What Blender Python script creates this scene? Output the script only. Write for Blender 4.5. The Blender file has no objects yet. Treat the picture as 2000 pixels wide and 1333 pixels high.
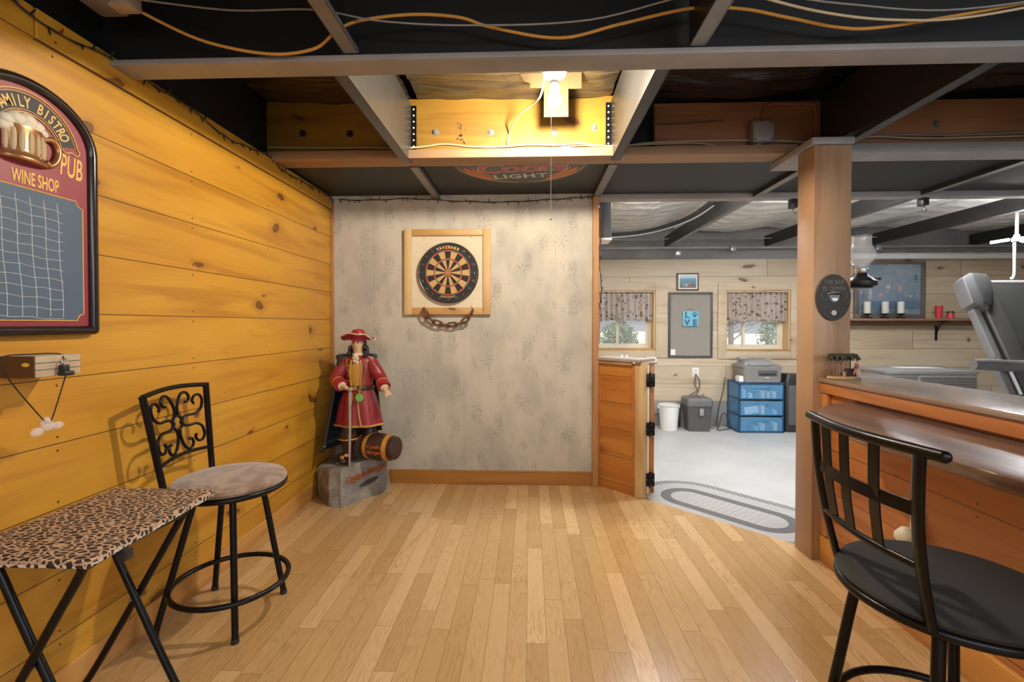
import bpy, bmesh, math, random
from mathutils import Vector, Matrix, Euler
random.seed(7)
SC = bpy.context.scene
COL = SC.collection
PI = math.pi

# ------------------------------------------------------------------ camera, world, light, exposure
cd = bpy.data.cameras.new('camera'); cam = bpy.data.objects.new('camera', cd); COL.objects.link(cam)
cam.location = (0, 0, 1.215)
cam.rotation_euler = (math.radians(90 - 0.8), 0, math.radians(2.17))
cd.sensor_width = 36; cd.lens = 36 * 925 / 2000; cd.shift_y = -19.6 / 2000
cd.clip_start = 0.02; cd.clip_end = 200
SC.camera = cam
vs = SC.view_settings
SC.display_settings.display_device = 'sRGB'
vs.view_transform = 'Standard'; vs.look = 'None'; vs.gamma = 1; vs.use_curve_mapping = False
vs.exposure = 0.0

wd = bpy.data.worlds.new('sky'); SC.world = wd; wd.use_nodes = True
wn = wd.node_tree.nodes; bg = wn['Background']
bg.inputs['Color'].default_value = (0.90, 0.94, 1.0, 1); bg.inputs['Strength'].default_value = 0.5

def area(name, loc, rot, sx, sy, power, color):
    l = bpy.data.lights.new(name, 'AREA'); l.shape = 'RECTANGLE'; l.size = sx; l.size_y = sy
    l.energy = power; l.color = color
    o = bpy.data.objects.new(name, l); o.location = loc; o.rotation_euler = rot; COL.objects.link(o); return o
# added fill lights behind the camera: warm from overhead, cool from the right
area('warm_fill_light', (0.3, -0.9, 2.05), (math.radians(24), 0, 0), 2.4, 0.8, 36, (1.0, 0.95, 0.88))
area('cool_fill_light', (2.6, -1.3, 1.75), (math.radians(62), 0, math.radians(38)), 1.6, 0.8, 30, (0.88, 0.94, 1.0))
sl_ = bpy.data.lights.new('sun', 'SUN'); sl_.energy = 6.5; sl_.angle = 0.02; sl_.color = (1, 0.96, 0.9)
sun = bpy.data.objects.new('sun', sl_); sun.rotation_euler = (math.radians(17), 0, 0); sun.location = (0, 0, 12); COL.objects.link(sun)

# ------------------------------------------------------------------ node helper
class NT:
    def __init__(s, mat):
        s.t = mat.node_tree; s.t.nodes.clear()
        s.out = s.t.nodes.new('ShaderNodeOutputMaterial')
    def node(s, ty, **kw):
        n = s.t.nodes.new(ty)
        for k, v in kw.items(): setattr(n, k, v)
        return n
    def put(s, sock, v):
        if v is None: return
        if isinstance(v, bpy.types.NodeSocket): s.t.links.new(v, sock)
        elif isinstance(v, (tuple, list)):
            sock.default_value = tuple(v) + ((1,) if len(v) == 3 and len(sock.default_value) == 4 else ())
        else: sock.default_value = v
    def m(s, op, a, b=None, c=None, clamp=False):
        n = s.node('ShaderNodeMath', operation=op); n.use_clamp = clamp
        s.put(n.inputs[0], a); s.put(n.inputs[1], b); s.put(n.inputs[2], c); return n.outputs[0]
    def obj(s):
        n = s.node('ShaderNodeTexCoord'); return n.outputs['Object']
    def sep(s, v):
        n = s.node('ShaderNodeSeparateXYZ'); s.put(n.inputs[0], v); return n.outputs
    def comb(s, x, y, z=0.0):
        n = s.node('ShaderNodeCombineXYZ'); s.put(n.inputs[0], x); s.put(n.inputs[1], y); s.put(n.inputs[2], z); return n.outputs[0]
    def noise(s, v, scale=1.0, detail=3.0, rough=0.5, dist=0.0, color=False):
        n = s.node('ShaderNodeTexNoise'); s.put(n.inputs['Vector'], v); n.inputs['Scale'].default_value = scale
        n.inputs['Detail'].default_value = detail; n.inputs['Roughness'].default_value = rough; n.inputs['Distortion'].default_value = dist
        return n.outputs['Color' if color else 'Fac']
    def voro(s, v, scale=1.0, feature='F1', out='Distance', rand=1.0, metric='EUCLIDEAN', dim='3D'):
        n = s.node('ShaderNodeTexVoronoi', feature=feature, voronoi_dimensions=dim); n.distance = metric
        s.put(n.inputs['Vector'], v); n.inputs['Scale'].default_value = scale; n.inputs['Randomness'].default_value = rand
        return n.outputs[out]
    def white(s, v):
        n = s.node('ShaderNodeTexWhiteNoise', noise_dimensions='3D'); s.put(n.inputs['Vector'], v); return n.outputs['Value']
    def ramp(s, v, lo, hi):
        n = s.node('ShaderNodeMapRange', interpolation_type='SMOOTHSTEP'); s.put(n.inputs['Value'], v)
        n.inputs['From Min'].default_value = lo; n.inputs['From Max'].default_value = hi; return n.outputs['Result']
    def mix(s, f, a, b, mode='MIX'):
        n = s.node('ShaderNodeMix', data_type='RGBA', blend_type=mode); s.put(n.inputs[0], f)
        s.put(n.inputs[6], a); s.put(n.inputs[7], b); return n.outputs[2]
    def bump(s, h, strength=0.3, dist=0.01):
        n = s.node('ShaderNodeBump'); s.put(n.inputs['Height'], h); n.inputs['Strength'].default_value = strength
        n.inputs['Distance'].default_value = dist; return n.outputs[0]
    def bsdf(s, color, rough=0.5, metal=0.0, normal=None, **kw):
        n = s.node('ShaderNodeBsdfPrincipled'); s.put(n.inputs['Base Color'], color); s.put(n.inputs['Roughness'], rough)
        s.put(n.inputs['Metallic'], metal); s.put(n.inputs['Normal'], normal)
        for k, v in kw.items(): s.put(n.inputs[k.replace('_', ' ')], v)
        s.t.links.new(n.outputs[0], s.out.inputs['Surface']); return n

MATS = {}
def newmat(name):
    m = bpy.data.materials.new(name); m.use_nodes = True; MATS[name] = m; return m
def plain(name, col, rough=0.5, metal=0.0, var=0.12, scale=14.0, bump=0.0, **kw):
    """simple surface with a little procedural unevenness"""
    m = newmat(name); t = NT(m); n = t.noise(t.obj(), scale, 3)
    c2 = tuple(max(0, c * (1 - var)) for c in col); c1 = tuple(min(1, c * (1 + var)) for c in col)
    c = t.mix(n, c2, c1)
    nb = t.bump(t.noise(t.obj(), scale * 5, 3), bump, 0.01) if bump else None
    t.bsdf(c, rough, metal, nb, **kw); return m
def emit(name, col, strength):
    m = newmat(name); t = NT(m)
    t.bsdf(col, 0.4, 0, None, Emission_Color=col, Emission_Strength=strength); return m
def glass(name, col=(1, 1, 1), alpha=0.25, rough=0.05):
    m = newmat(name); t = NT(m)
    n = t.bsdf(col, rough, 0, None, Alpha=alpha); return m

def wood(name, light, mid, dark, axis='YZ', w=0.21, v0=0.2, rough=0.38, knots=1.0, seam=True, planks=True, coat=0.15,
         knot_col=(0.10, 0.03, 0.01), nails=0.0, butt=0.0, var=0.25, grain=1.0):
    """pine boards: axis = (length, across) in object space; grain, knots, seams, nail heads"""
    m = newmat(name); t = NT(m); o = t.sep(t.obj()); ix = {'X': 0, 'Y': 1, 'Z': 2}
    u = o[ix[axis[0]]]; v = o[ix[axis[1]]]
    if planks:
        vv = t.m('DIVIDE', t.m('SUBTRACT', v, v0), w); idn = t.m('FLOOR', vv); fr = t.m('FRACT', vv)
    else:
        idn = 0.0; fr = 0.5
    rnd = t.white(t.comb(idn, 3.7, 1.1))
    if butt:
        ub = t.m('DIVIDE', t.m('ADD', u, t.m('MULTIPLY', rnd, butt)), butt)
        rnd2 = t.white(t.comb(idn, t.m('FLOOR', ub), 5.0)); fb = t.m('FRACT', ub)
    else: rnd2 = rnd; fb = None
    off = t.m('MULTIPLY', rnd2, 37.0)
    gv = t.noise(t.comb(t.m('ADD', t.m('MULTIPLY', u, 1.1), off), t.m('MULTIPLY', v, 13.0)), 1.0, 3, 0.5, 0.6)
    g2 = t.noise(t.comb(t.m('ADD', t.m('MULTIPLY', u, 5), off), t.m('MULTIPLY', v, 150.0)), 1.0, 2)
    broad = t.noise(t.comb(t.m('ADD', u, off), t.m('MULTIPLY', v, 3.0)), 1.3, 2)
    c = t.mix(t.ramp(broad, 0.3, 0.7), light, mid)
    c = t.mix(t.m('MULTIPLY', t.ramp(gv, 0.46, 0.7), 0.55 * grain), c, dark)
    c = t.mix(t.m('MULTIPLY', t.ramp(g2, 0.45, 0.75), 0.16 * grain), c, dark)
    c = t.mix(t.m('MULTIPLY', t.m('ABSOLUTE', t.m('SUBTRACT', rnd2, 0.5)), var * 2), c, t.mix(t.m('GREATER_THAN', rnd2, 0.5), dark, light))
    if knots:
        kv = t.comb(t.m('ADD', t.m('ADD', t.m('MULTIPLY', u, 2.4), off), t.m('MULTIPLY', t.noise(t.comb(u, v, 3.0), 3.0, 1), 0.6)), t.m('ADD', t.m('MULTIPLY', v, 4.8), t.m('MULTIPLY', t.noise(t.comb(u, v, 8.0), 4.0, 1), 0.7)))
        wob = t.noise(t.comb(u, v), 14.0, 2)
        d = t.m('ADD', t.voro(kv, 1.0, dim='2D'), t.m('MULTIPLY', t.m('SUBTRACT', wob, 0.5), 0.14))
        cell = t.sep(t.voro(kv, 1.0, out='Color', dim='2D'))
        on = t.m('LESS_THAN', cell[0], 0.22 * knots)
        size = t.m('ADD', 0.4, t.m('MULTIPLY', cell[1], 1.0))
        d = t.m('DIVIDE', d, size)
        halo = t.m('MULTIPLY', t.ramp(d, 0.26, 0.07), on)
        core = t.m('MULTIPLY', t.ramp(d, 0.10, 0.07), on)
        c = t.mix(t.m('MULTIPLY', halo, 0.55), c, dark)
        ring = t.m('MULTIPLY', t.m('ADD', 0.75, t.m('MULTIPLY', t.ramp(d, 0.05, 0.085), 0.25)), core)
        c = t.mix(ring, c, knot_col)
    if nails:
        nu = t.m('SUBTRACT', t.m('FRACT', t.m('DIVIDE', t.m('ADD', u, nails * 0.14), nails)), 0.5)
        nu = t.m('MULTIPLY', nu, nails)
        e = t.m('MULTIPLY', t.m('SUBTRACT', 0.5, t.m('ABSOLUTE', t.m('SUBTRACT', fr, 0.5))), w)
        nd = t.m('ADD', t.m('POWER', nu, 2.0), t.m('POWER', t.m('SUBTRACT', e, 0.022), 2.0))
        c = t.mix(t.ramp(nd, 0.0045 ** 2, 0.003 ** 2), c, (0.05, 0.02, 0.01))
    hgt = None
    if seam and planks:
        e = t.m('MULTIPLY', t.m('SUBTRACT', 0.5, t.m('ABSOLUTE', t.m('SUBTRACT', fr, 0.5))), w)
        s = t.ramp(e, 0.0026, 0.0010)
        if fb is not None:
            eb = t.m('MULTIPLY', t.m('SUBTRACT', 0.5, t.m('ABSOLUTE', t.m('SUBTRACT', fb, 0.5))), butt)
            s = t.m('MAXIMUM', s, t.ramp(eb, 0.0035, 0.0012))
        c = t.mix(t.m('MULTIPLY', s, 0.85), c, (0.05, 0.018, 0.006))
        hgt = t.bump(t.m('SUBTRACT', 1.0, s), 0.4, 0.003)
    t.bsdf(c, rough, 0, hgt, Coat_Weight=coat, Coat_Roughness=0.25)
    return m

# ------------------------------------------------------------------ geometry helper
class B:
    def __init__(s): s.bm = bmesh.new()
    def _merge(s, bm2, M=None):
        if M is not None: bm2.transform(M)
        me = bpy.data.meshes.new('t'); bm2.to_mesh(me); bm2.free(); s.bm.from_mesh(me); bpy.data.meshes.remove(me)
    def box(s, x0, x1, y0, y1, z0, z1, bev=0.0, seg=2, M=None):
        b = bmesh.new(); bmesh.ops.create_cube(b, size=1)
        for v in b.verts:
            v.co = Vector(((x0 + x1) / 2 + v.co.x * (x1 - x0), (y0 + y1) / 2 + v.co.y * (y1 - y0), (z0 + z1) / 2 + v.co.z * (z1 - z0)))
        if bev: bmesh.ops.bevel(b, geom=b.edges[:], offset=bev, segments=seg, profile=0.5, affect='EDGES')
        s._merge(b, M); return s
    def prism(s, pts, z0, z1, bev=0.0, M=None, seg=2):
        b = bmesh.new(); vs_ = [b.verts.new((p[0], p[1], z0)) for p in pts]; f = b.faces.new(vs_)
        r = bmesh.ops.extrude_face_region(b, geom=[f])
        for v in [g for g in r['geom'] if isinstance(g, bmesh.types.BMVert)]: v.co.z = z1
        bmesh.ops.recalc_face_normals(b, faces=b.faces[:])
        if bev:
            es = [e for e in b.edges if abs(e.verts[0].co.z - e.verts[1].co.z) < 1e-6]
            bmesh.ops.bevel(b, geom=es, offset=bev, segments=seg, profile=0.5, affect='EDGES')
        s._merge(b, M); return s
    def loft(s, rings, cap=True, closed=False, M=None):
        b = bmesh.new(); L = [[b.verts.new(p) for p in r] for r in rings]; n = len(rings[0])
        pairs = list(zip(L, L[1:])) + ([(L[-1], L[0])] if closed else [])
        for a, c in pairs:
            for i in range(n): b.faces.new((a[i], a[(i + 1) % n], c[(i + 1) % n], c[i]))
        if cap and not closed: b.faces.new(L[0][::-1]); b.faces.new(L[-1])
        bmesh.ops.recalc_face_normals(b, faces=b.faces[:]); s._merge(b, M); return s
    def tube(s, pts, r, n=10, closed=False, cap=True, flat=1.0, M=None, smooth=0):
        P = [Vector(p) for p in pts]
        if smooth: P = spline(P, smooth, closed)
        m = len(P); rad = r if isinstance(r, (list, tuple)) else None
        rings = []; up = None
        for i in range(m):
            a = P[(i - 1) % m] if (closed or i > 0) else P[i]; c = P[(i + 1) % m] if (closed or i < m - 1) else P[i]
            t = (c - a)
            if t.length < 1e-9: t = Vector((0, 0, 1))
            t.normalize()
            if up is None:
                up = Vector((0, 0, 1)) if abs(t.z) < 0.9 else Vector((1, 0, 0))
            x = t.cross(up)
            if x.length < 1e-6: x = t.orthogonal()
            x.normalize(); y = x.cross(t).normalized(); up = y
            rr = r if rad is None else rad[min(len(rad) - 1, int(round(i * (len(rad) - 1) / max(1, m - 1))))]
            rings.append([P[i] + x * (rr * math.cos(k * 2 * PI / n)) + y * (rr * flat * math.sin(k * 2 * PI / n)) for k in range(n)])
        return s.loft(rings, cap, closed, M)
    def lathe(s, prof, c=(0, 0, 0), n=28, M=None, cap=True):
        rings = [[(c[0] + max(r, 1e-4) * math.cos(k * 2 * PI / n), c[1] + max(r, 1e-4) * math.sin(k * 2 * PI / n), c[2] + z) for k in range(n)] for r, z in prof]
        return s.loft(rings, cap, False, M)
    def sphere(s, c, rx, ry=None, rz=None, u=16, v=10, M=None):
        ry = ry or rx; rz = rz or rx
        b = bmesh.new(); bmesh.ops.create_uvsphere(b, u_segments=u, v_segments=v, radius=1)
        for q in b.verts: q.co = Vector((c[0] + q.co.x * rx, c[1] + q.co.y * ry, c[2] + q.co.z * rz))
        s._merge(b, M); return s
    def surf(s, f, nu, nv, thick=0.0):
        g = [[s.bm.verts.new(f(i / nu, j / nv)) for j in range(nv + 1)] for i in range(nu + 1)]
        for i in range(nu):
            for j in range(nv): s.bm.faces.new((g[i][j], g[i + 1][j], g[i + 1][j + 1], g[i][j + 1]))
        return s
    def mesh(s, name, mats, smooth=True, angle=40):
        me = bpy.data.meshes.new(name); s.bm.to_mesh(me); s.bm.free()
        for m in (mats if isinstance(mats, (list, tuple)) else [mats]): me.materials.append(m)
        if smooth:
            for p in me.polygons: p.use_smooth = True
            try: me.set_sharp_from_angle(angle=math.radians(angle))
            except Exception: pass
        return me

def spline(P, k, closed=False):
    out = []; m = len(P)
    rng = range(m) if closed else range(m - 1)
    for i in rng:
        p1 = P[i]; p2 = P[(i + 1) % m]
        p0 = P[(i - 1) % m] if (closed or i > 0) else p1; p3 = P[(i + 2) % m] if (closed or i + 2 < m) else p2
        for q in range(k):
            t = q / k
            out.append(0.5 * ((2 * p1) + (p2 - p0) * t + (2 * p0 - 5 * p1 + 4 * p2 - p3) * t * t + (3 * p1 - p0 - 3 * p2 + p3) * t ** 3))
    if not closed: out.append(P[-1])
    return out

def tag(o, label, cat, group=None, kind=None):
    if label: o['label'] = label
    if cat: o['category'] = cat
    if group: o['group'] = group
    if kind: o['kind'] = kind
    return o
def thing(name, label, cat, loc=(0, 0, 0), group=None, rz=0.0):
    o = bpy.data.objects.new(name, None); COL.objects.link(o); o.location = loc; o.rotation_euler = (0, 0, rz)
    o.empty_display_size = 0.1; tag(o, label, cat, group); return o
def mw(o):
    M = Matrix.Translation(o.location) @ o.rotation_euler.to_matrix().to_4x4()
    return M if o.parent is None else mw(o.parent) @ o.matrix_parent_inverse @ M
def part(name, b, mat, parent=None, label=None, world=True, smooth=True, thick=0.0, angle=40):
    """link a builder as one mesh object; geometry is in world coordinates unless world=False (then in the parent's frame)"""
    me = b.mesh(name, mat, smooth, angle) if isinstance(b, B) else b
    o = bpy.data.objects.new(name, me); COL.objects.link(o)
    if parent is not None:
        o.parent = parent
        if world: o.matrix_parent_inverse = mw(parent).inverted()
    if label: o['label'] = label
    if thick:
        md = o.modifiers.new('thickness', 'SOLIDIFY'); md.thickness = thick; md.offset = 0
    return o
def single(name, b, mat, label, cat, group=None, **kw):
    o = part(name, b, mat, None, **kw); return tag(o, label, cat, group)
def struct(name, b, mat, parent=None, **kw):
    o = part(name, b, mat, parent, **kw)
    if parent is None: o['kind'] = 'structure'
    return o
def frame_m(origin, xdir, ydir):
    x = Vector(xdir).normalized(); y = Vector(ydir).normalized(); z = x.cross(y).normalized(); y = z.cross(x)
    M = Matrix((x, y, z)).transposed().to_4x4(); M.translation = Vector(origin); return M
def glyphs(txt, size, ext=0.0008, align='CENTER', bold=0.0, shear=0.0, space=1.0):
    cu = bpy.data.curves.new('t', 'FONT'); cu.body = txt; cu.size = size; cu.extrude = ext; cu.align_x = align
    cu.offset = bold; cu.shear = shear; cu.space_character = space; cu.resolution_u = 4
    ob = bpy.data.objects.new('t', cu); COL.objects.link(ob)
    dg = bpy.context.evaluated_depsgraph_get(); dg.update()
    me = bpy.data.meshes.new_from_object(ob.evaluated_get(dg)); me.materials.clear()
    bpy.data.objects.remove(ob); bpy.data.curves.remove(cu); return me
def text_into(b, txt, size, M, **kw):
    me = glyphs(txt, size, **kw); me.transform(M); b.bm.from_mesh(me); bpy.data.meshes.remove(me)
def arc_text(b, txt, size, M, r, mid, step, up=True, sx=1.0, wx=1.0, **kw):
    """letters along an arc in the plane of M; mid = angle of the middle letter, step = radians per letter"""
    n = len(txt)
    for i, ch in enumerate(txt):
        if ch == ' ': continue
        k = i - (n - 1) / 2; a = mid - k * step if up else mid + k * step
        rot = (a - PI / 2) if up else (a + PI / 2)
        T = Matrix.Translation((r * sx * math.cos(a), r * math.sin(a), 0)) @ Matrix.Rotation(rot, 4, 'Z')
        text_into(b, ch, size, M @ T @ Matrix.Diagonal((wx, 1, 1, 1)), **kw)

# ------------------------------------------------------------------ materials
PINE = wood('pine_amber_boards', (0.63, 0.330, 0.034), (0.55, 0.262, 0.023), (0.32, 0.12, 0.010), 'YZ', 0.21, 0.20, nails=0.62, knots=1.35)
PINE_X = wood('pine_amber_along_x', (0.44, 0.20, 0.04), (0.36, 0.145, 0.025), (0.22, 0.075, 0.013), 'XZ', 0.5, 5.0, planks=False, knots=0.7, seam=False)
PINE_V = wood('pine_upright', (0.46, 0.235, 0.08), (0.40, 0.185, 0.06), (0.22, 0.08, 0.025), 'ZX', 0.5, 5.0, planks=False, knots=0.35, seam=False)
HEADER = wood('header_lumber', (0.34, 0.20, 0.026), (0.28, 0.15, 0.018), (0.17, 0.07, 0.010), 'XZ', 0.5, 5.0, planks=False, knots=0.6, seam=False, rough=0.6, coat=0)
LEDGER = wood('ledger_lumber', (0.36, 0.225, 0.125), (0.30, 0.18, 0.10), (0.19, 0.10, 0.05), 'XY', 0.5, 5.0, planks=False, knots=0.4, seam=False, rough=0.6, coat=0)
REDPINE = wood('pine_red_boards', (0.50, 0.20, 0.06), (0.42, 0.145, 0.04), (0.22, 0.06, 0.018), 'YZ', 0.215, 0.155, nails=0.7, knots=1.0, rough=0.3, coat=0.3)
REDPINE_L = wood('pine_red_trim', (0.56, 0.23, 0.07), (0.46, 0.165, 0.045), (0.25, 0.07, 0.02), 'YZ', 0.5, 5.0, planks=False, knots=0.35, seam=False, rough=0.3, coat=0.3)
DIAGPINE = wood('pine_counter_boards', (0.54, 0.225, 0.05), (0.46, 0.165, 0.032), (0.25, 0.07, 0.014), 'XZ', 0.195, 0.06, knots=1.6, rough=0.3, coat=0.3)
GREYPINE = wood('pine_pale_boards', (0.58, 0.49, 0.36), (0.53, 0.43, 0.30), (0.38, 0.28, 0.18), 'XZ', 0.222, 0.03, knots=0.8, butt=2.3, rough=0.55, coat=0, knot_col=(0.10, 0.055, 0.04), var=0.35)
PALEPINE = wood('pine_pale_trim', (0.56, 0.46, 0.33), (0.50, 0.40, 0.28), (0.36, 0.26, 0.17), 'XZ', 0.5, 5, planks=False, seam=False, knots=0.4, rough=0.55, coat=0, knot_col=(0.12, 0.07, 0.05))
POSTW = wood('post_wood', (0.46, 0.295, 0.175), (0.40, 0.24, 0.135), (0.25, 0.13, 0.07), 'ZX', 0.5, 5, planks=False, seam=False, knots=0, rough=0.45)
RAWPINE = wood('raw_pine', (0.66, 0.47, 0.24), (0.58, 0.38, 0.17), (0.38, 0.21, 0.08), 'ZX', 0.5, 5, planks=False, seam=False, knots=0.5, rough=0.55, coat=0)
RAWPINE_X = wood('raw_pine_x', (0.60, 0.38, 0.15), (0.50, 0.28, 0.10), (0.32, 0.15, 0.05), 'XZ', 0.5, 5, planks=False, seam=False, knots=0.6, rough=0.5, coat=0.1)
WALNUT = wood('slab_walnut', (0.19, 0.105, 0.070), (0.135, 0.070, 0.046), (0.06, 0.028, 0.018), 'YX', 0.5, 5, planks=False, seam=False, knots=0.9, rough=0.36, coat=0.35, grain=1.6)
BARK = plain('live_edge_bark', (0.13, 0.055, 0.022), 0.4, var=0.5, scale=30, bump=0.5)
BLACKMETAL = plain('black_metal', (0.012, 0.012, 0.013), 0.32, 0.6, 0.2)
BLACKPAINT = plain('black_ceiling_paint', (0.008, 0.0082, 0.0086), 0.55, 0, 0.4, 3)
GREYSTEEL = plain('grey_painted_steel', (0.20, 0.20, 0.205), 0.38, 0.2, 0.2)
GREYWOOD = plain('grey_painted_lumber', (0.29, 0.285, 0.285), 0.5, 0, 0.3, 5)
GALV = plain('galvanised_steel', (0.42, 0.43, 0.44), 0.32, 0.85, 0.15)
CHROME = plain('bright_metal', (0.75, 0.75, 0.76), 0.18, 1.0, 0.05)
WHITEPL = plain('white_plastic', (0.78, 0.78, 0.76), 0.4, 0, 0.04)
CREAM = plain('cream_plastic', (0.72, 0.66, 0.52), 0.4, 0, 0.05)
GREYPL = plain('dark_grey_plastic', (0.085, 0.083, 0.085), 0.45, 0, 0.1)
MIDGREY = plain('mid_grey_plastic', (0.30, 0.30, 0.305), 0.42, 0, 0.1)
BLACKPL = plain('black_plastic', (0.02, 0.02, 0.022), 0.4, 0, 0.1)
PAPER = plain('white_paper', (0.8, 0.8, 0.8), 0.7, 0, 0.03)
ORANGECORD = plain('orange_cord', (0.60, 0.30, 0.06), 0.45)
BEIGECORD = plain('beige_cable', (0.55, 0.45, 0.28), 0.5)
GREYCORD = plain('grey_cable', (0.25, 0.24, 0.23), 0.5)
GOLD = plain('gold_paint', (0.55, 0.27, 0.06), 0.4, 0.2, 0.2)
GOLDT = plain('gold_lettering', (0.78, 0.47, 0.12), 0.5, 0, 0.05)

def m_floor():
    m = newmat('oak_strip_floor'); t = NT(m); o = t.sep(t.obj()); w = 0.0765
    c = t.m('DIVIDE', t.m('ADD', o[0], 0.012), w); ci = t.m('FLOOR', c); cf = t.m('FRACT', c)
    r0 = t.white(t.comb(ci, 1.3, 0.2)); L = t.m('ADD', 0.62, t.m('MULTIPLY', r0, 0.5))
    rv = t.m('DIVIDE', t.m('ADD', o[1], t.m('MULTIPLY', r0, 17.0)), L); ri = t.m('FLOOR', rv); rf = t.m('FRACT', rv)
    pid = t.white(t.comb(ci, ri, 2.0)); pid2 = t.white(t.comb(ri, ci, 9.0)); off = t.m('MULTIPLY', pid, 51.0)
    # cathedral grain: distorted stripes stretched along the board
    px = t.m('MULTIPLY', t.m('SUBTRACT', cf, pid2), 1.0)
    n1 = t.noise(t.comb(t.m('ADD', t.m('MULTIPLY', px, 1.5), off), t.m('MULTIPLY', o[1], 2.1)), 1.0, 2, 0.5)
    ph = t.m('ADD', t.m('MULTIPLY', n1, 75.0), t.m('MULTIPLY', px, 6.0))
    g = t.m('MULTIPLY_ADD', t.m('SINE', ph), 0.5, 0.5)
    fine = t.noise(t.comb(t.m('ADD', t.m('MULTIPLY', o[0], 260.0), off), t.m('MULTIPLY', o[1], 7.0)), 1.0, 3, 0.6)
    br = t.noise(t.comb(t.m('ADD', t.m('MULTIPLY', o[0], 6), off), t.m('MULTIPLY', o[1], 2.0)), 1.0, 2)
    col = t.mix(pid, (0.57, 0.37, 0.175), (0.46, 0.28, 0.115))
    col = t.mix(t.m('MULTIPLY', t.m('GREATER_THAN', pid2, 0.8), 0.6), col, (0.70, 0.48, 0.25))
    col = t.mix(t.m('MULTIPLY', t.m('MULTIPLY', t.ramp(g, 0.45, 1.0), t.ramp(br, 0.3, 0.65)), 0.42), col, (0.36, 0.185, 0.06))
    col = t.mix(t.m('MULTIPLY', t.ramp(fine, 0.5, 0.75), 0.28), col, (0.34, 0.18, 0.06))
    e = t.m('MULTIPLY', t.m('SUBTRACT', 0.5, t.m('ABSOLUTE', t.m('SUBTRACT', cf, 0.5))), w)
    e2 = t.m('MULTIPLY', t.m('SUBTRACT', 0.5, t.m('ABSOLUTE', t.m('SUBTRACT', rf, 0.5))), L)
    s = t.m('MAXIMUM', t.ramp(e, 0.0014, 0.0004), t.ramp(e2, 0.0016, 0.0005))
    col = t.mix(t.m('MULTIPLY', s, 0.7), col, (0.13, 0.06, 0.02))
    t.bsdf(col, t.m('MULTIPLY_ADD', fine, 0.12, 0.17), 0, t.bump(t.m('SUBTRACT', 1.0, s), 0.25, 0.002), Coat_Weight=0.35, Coat_Roughness=0.12)
    return m
OAK = m_floor()

def m_concrete():
    m = newmat('smooth_concrete'); t = NT(m); p = t.obj()
    n = t.noise(p, 1.3, 5, 0.6); f = t.noise(p, 40, 3, 0.6)
    c = t.mix(t.ramp(n, 0.3, 0.7), (0.43, 0.43, 0.428), (0.53, 0.53, 0.525)); c = t.mix(t.m('MULTIPLY', f, 0.2), c, (0.38, 0.38, 0.37))
    cr = t.voro(t.comb(t.m('ADD', t.sep(p)[0], t.m('MULTIPLY', t.noise(p, 3, 3), 0.3)), t.sep(p)[1]), 0.5, 'DISTANCE_TO_EDGE')
    c = t.mix(t.m('MULTIPLY', t.ramp(cr, 0.002, 0.0005), 0.15), c, (0.25, 0.25, 0.25))
    t.bsdf(c, 0.42, 0, t.bump(n, 0.1, 0.01)); return m
CONC = m_concrete()

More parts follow.
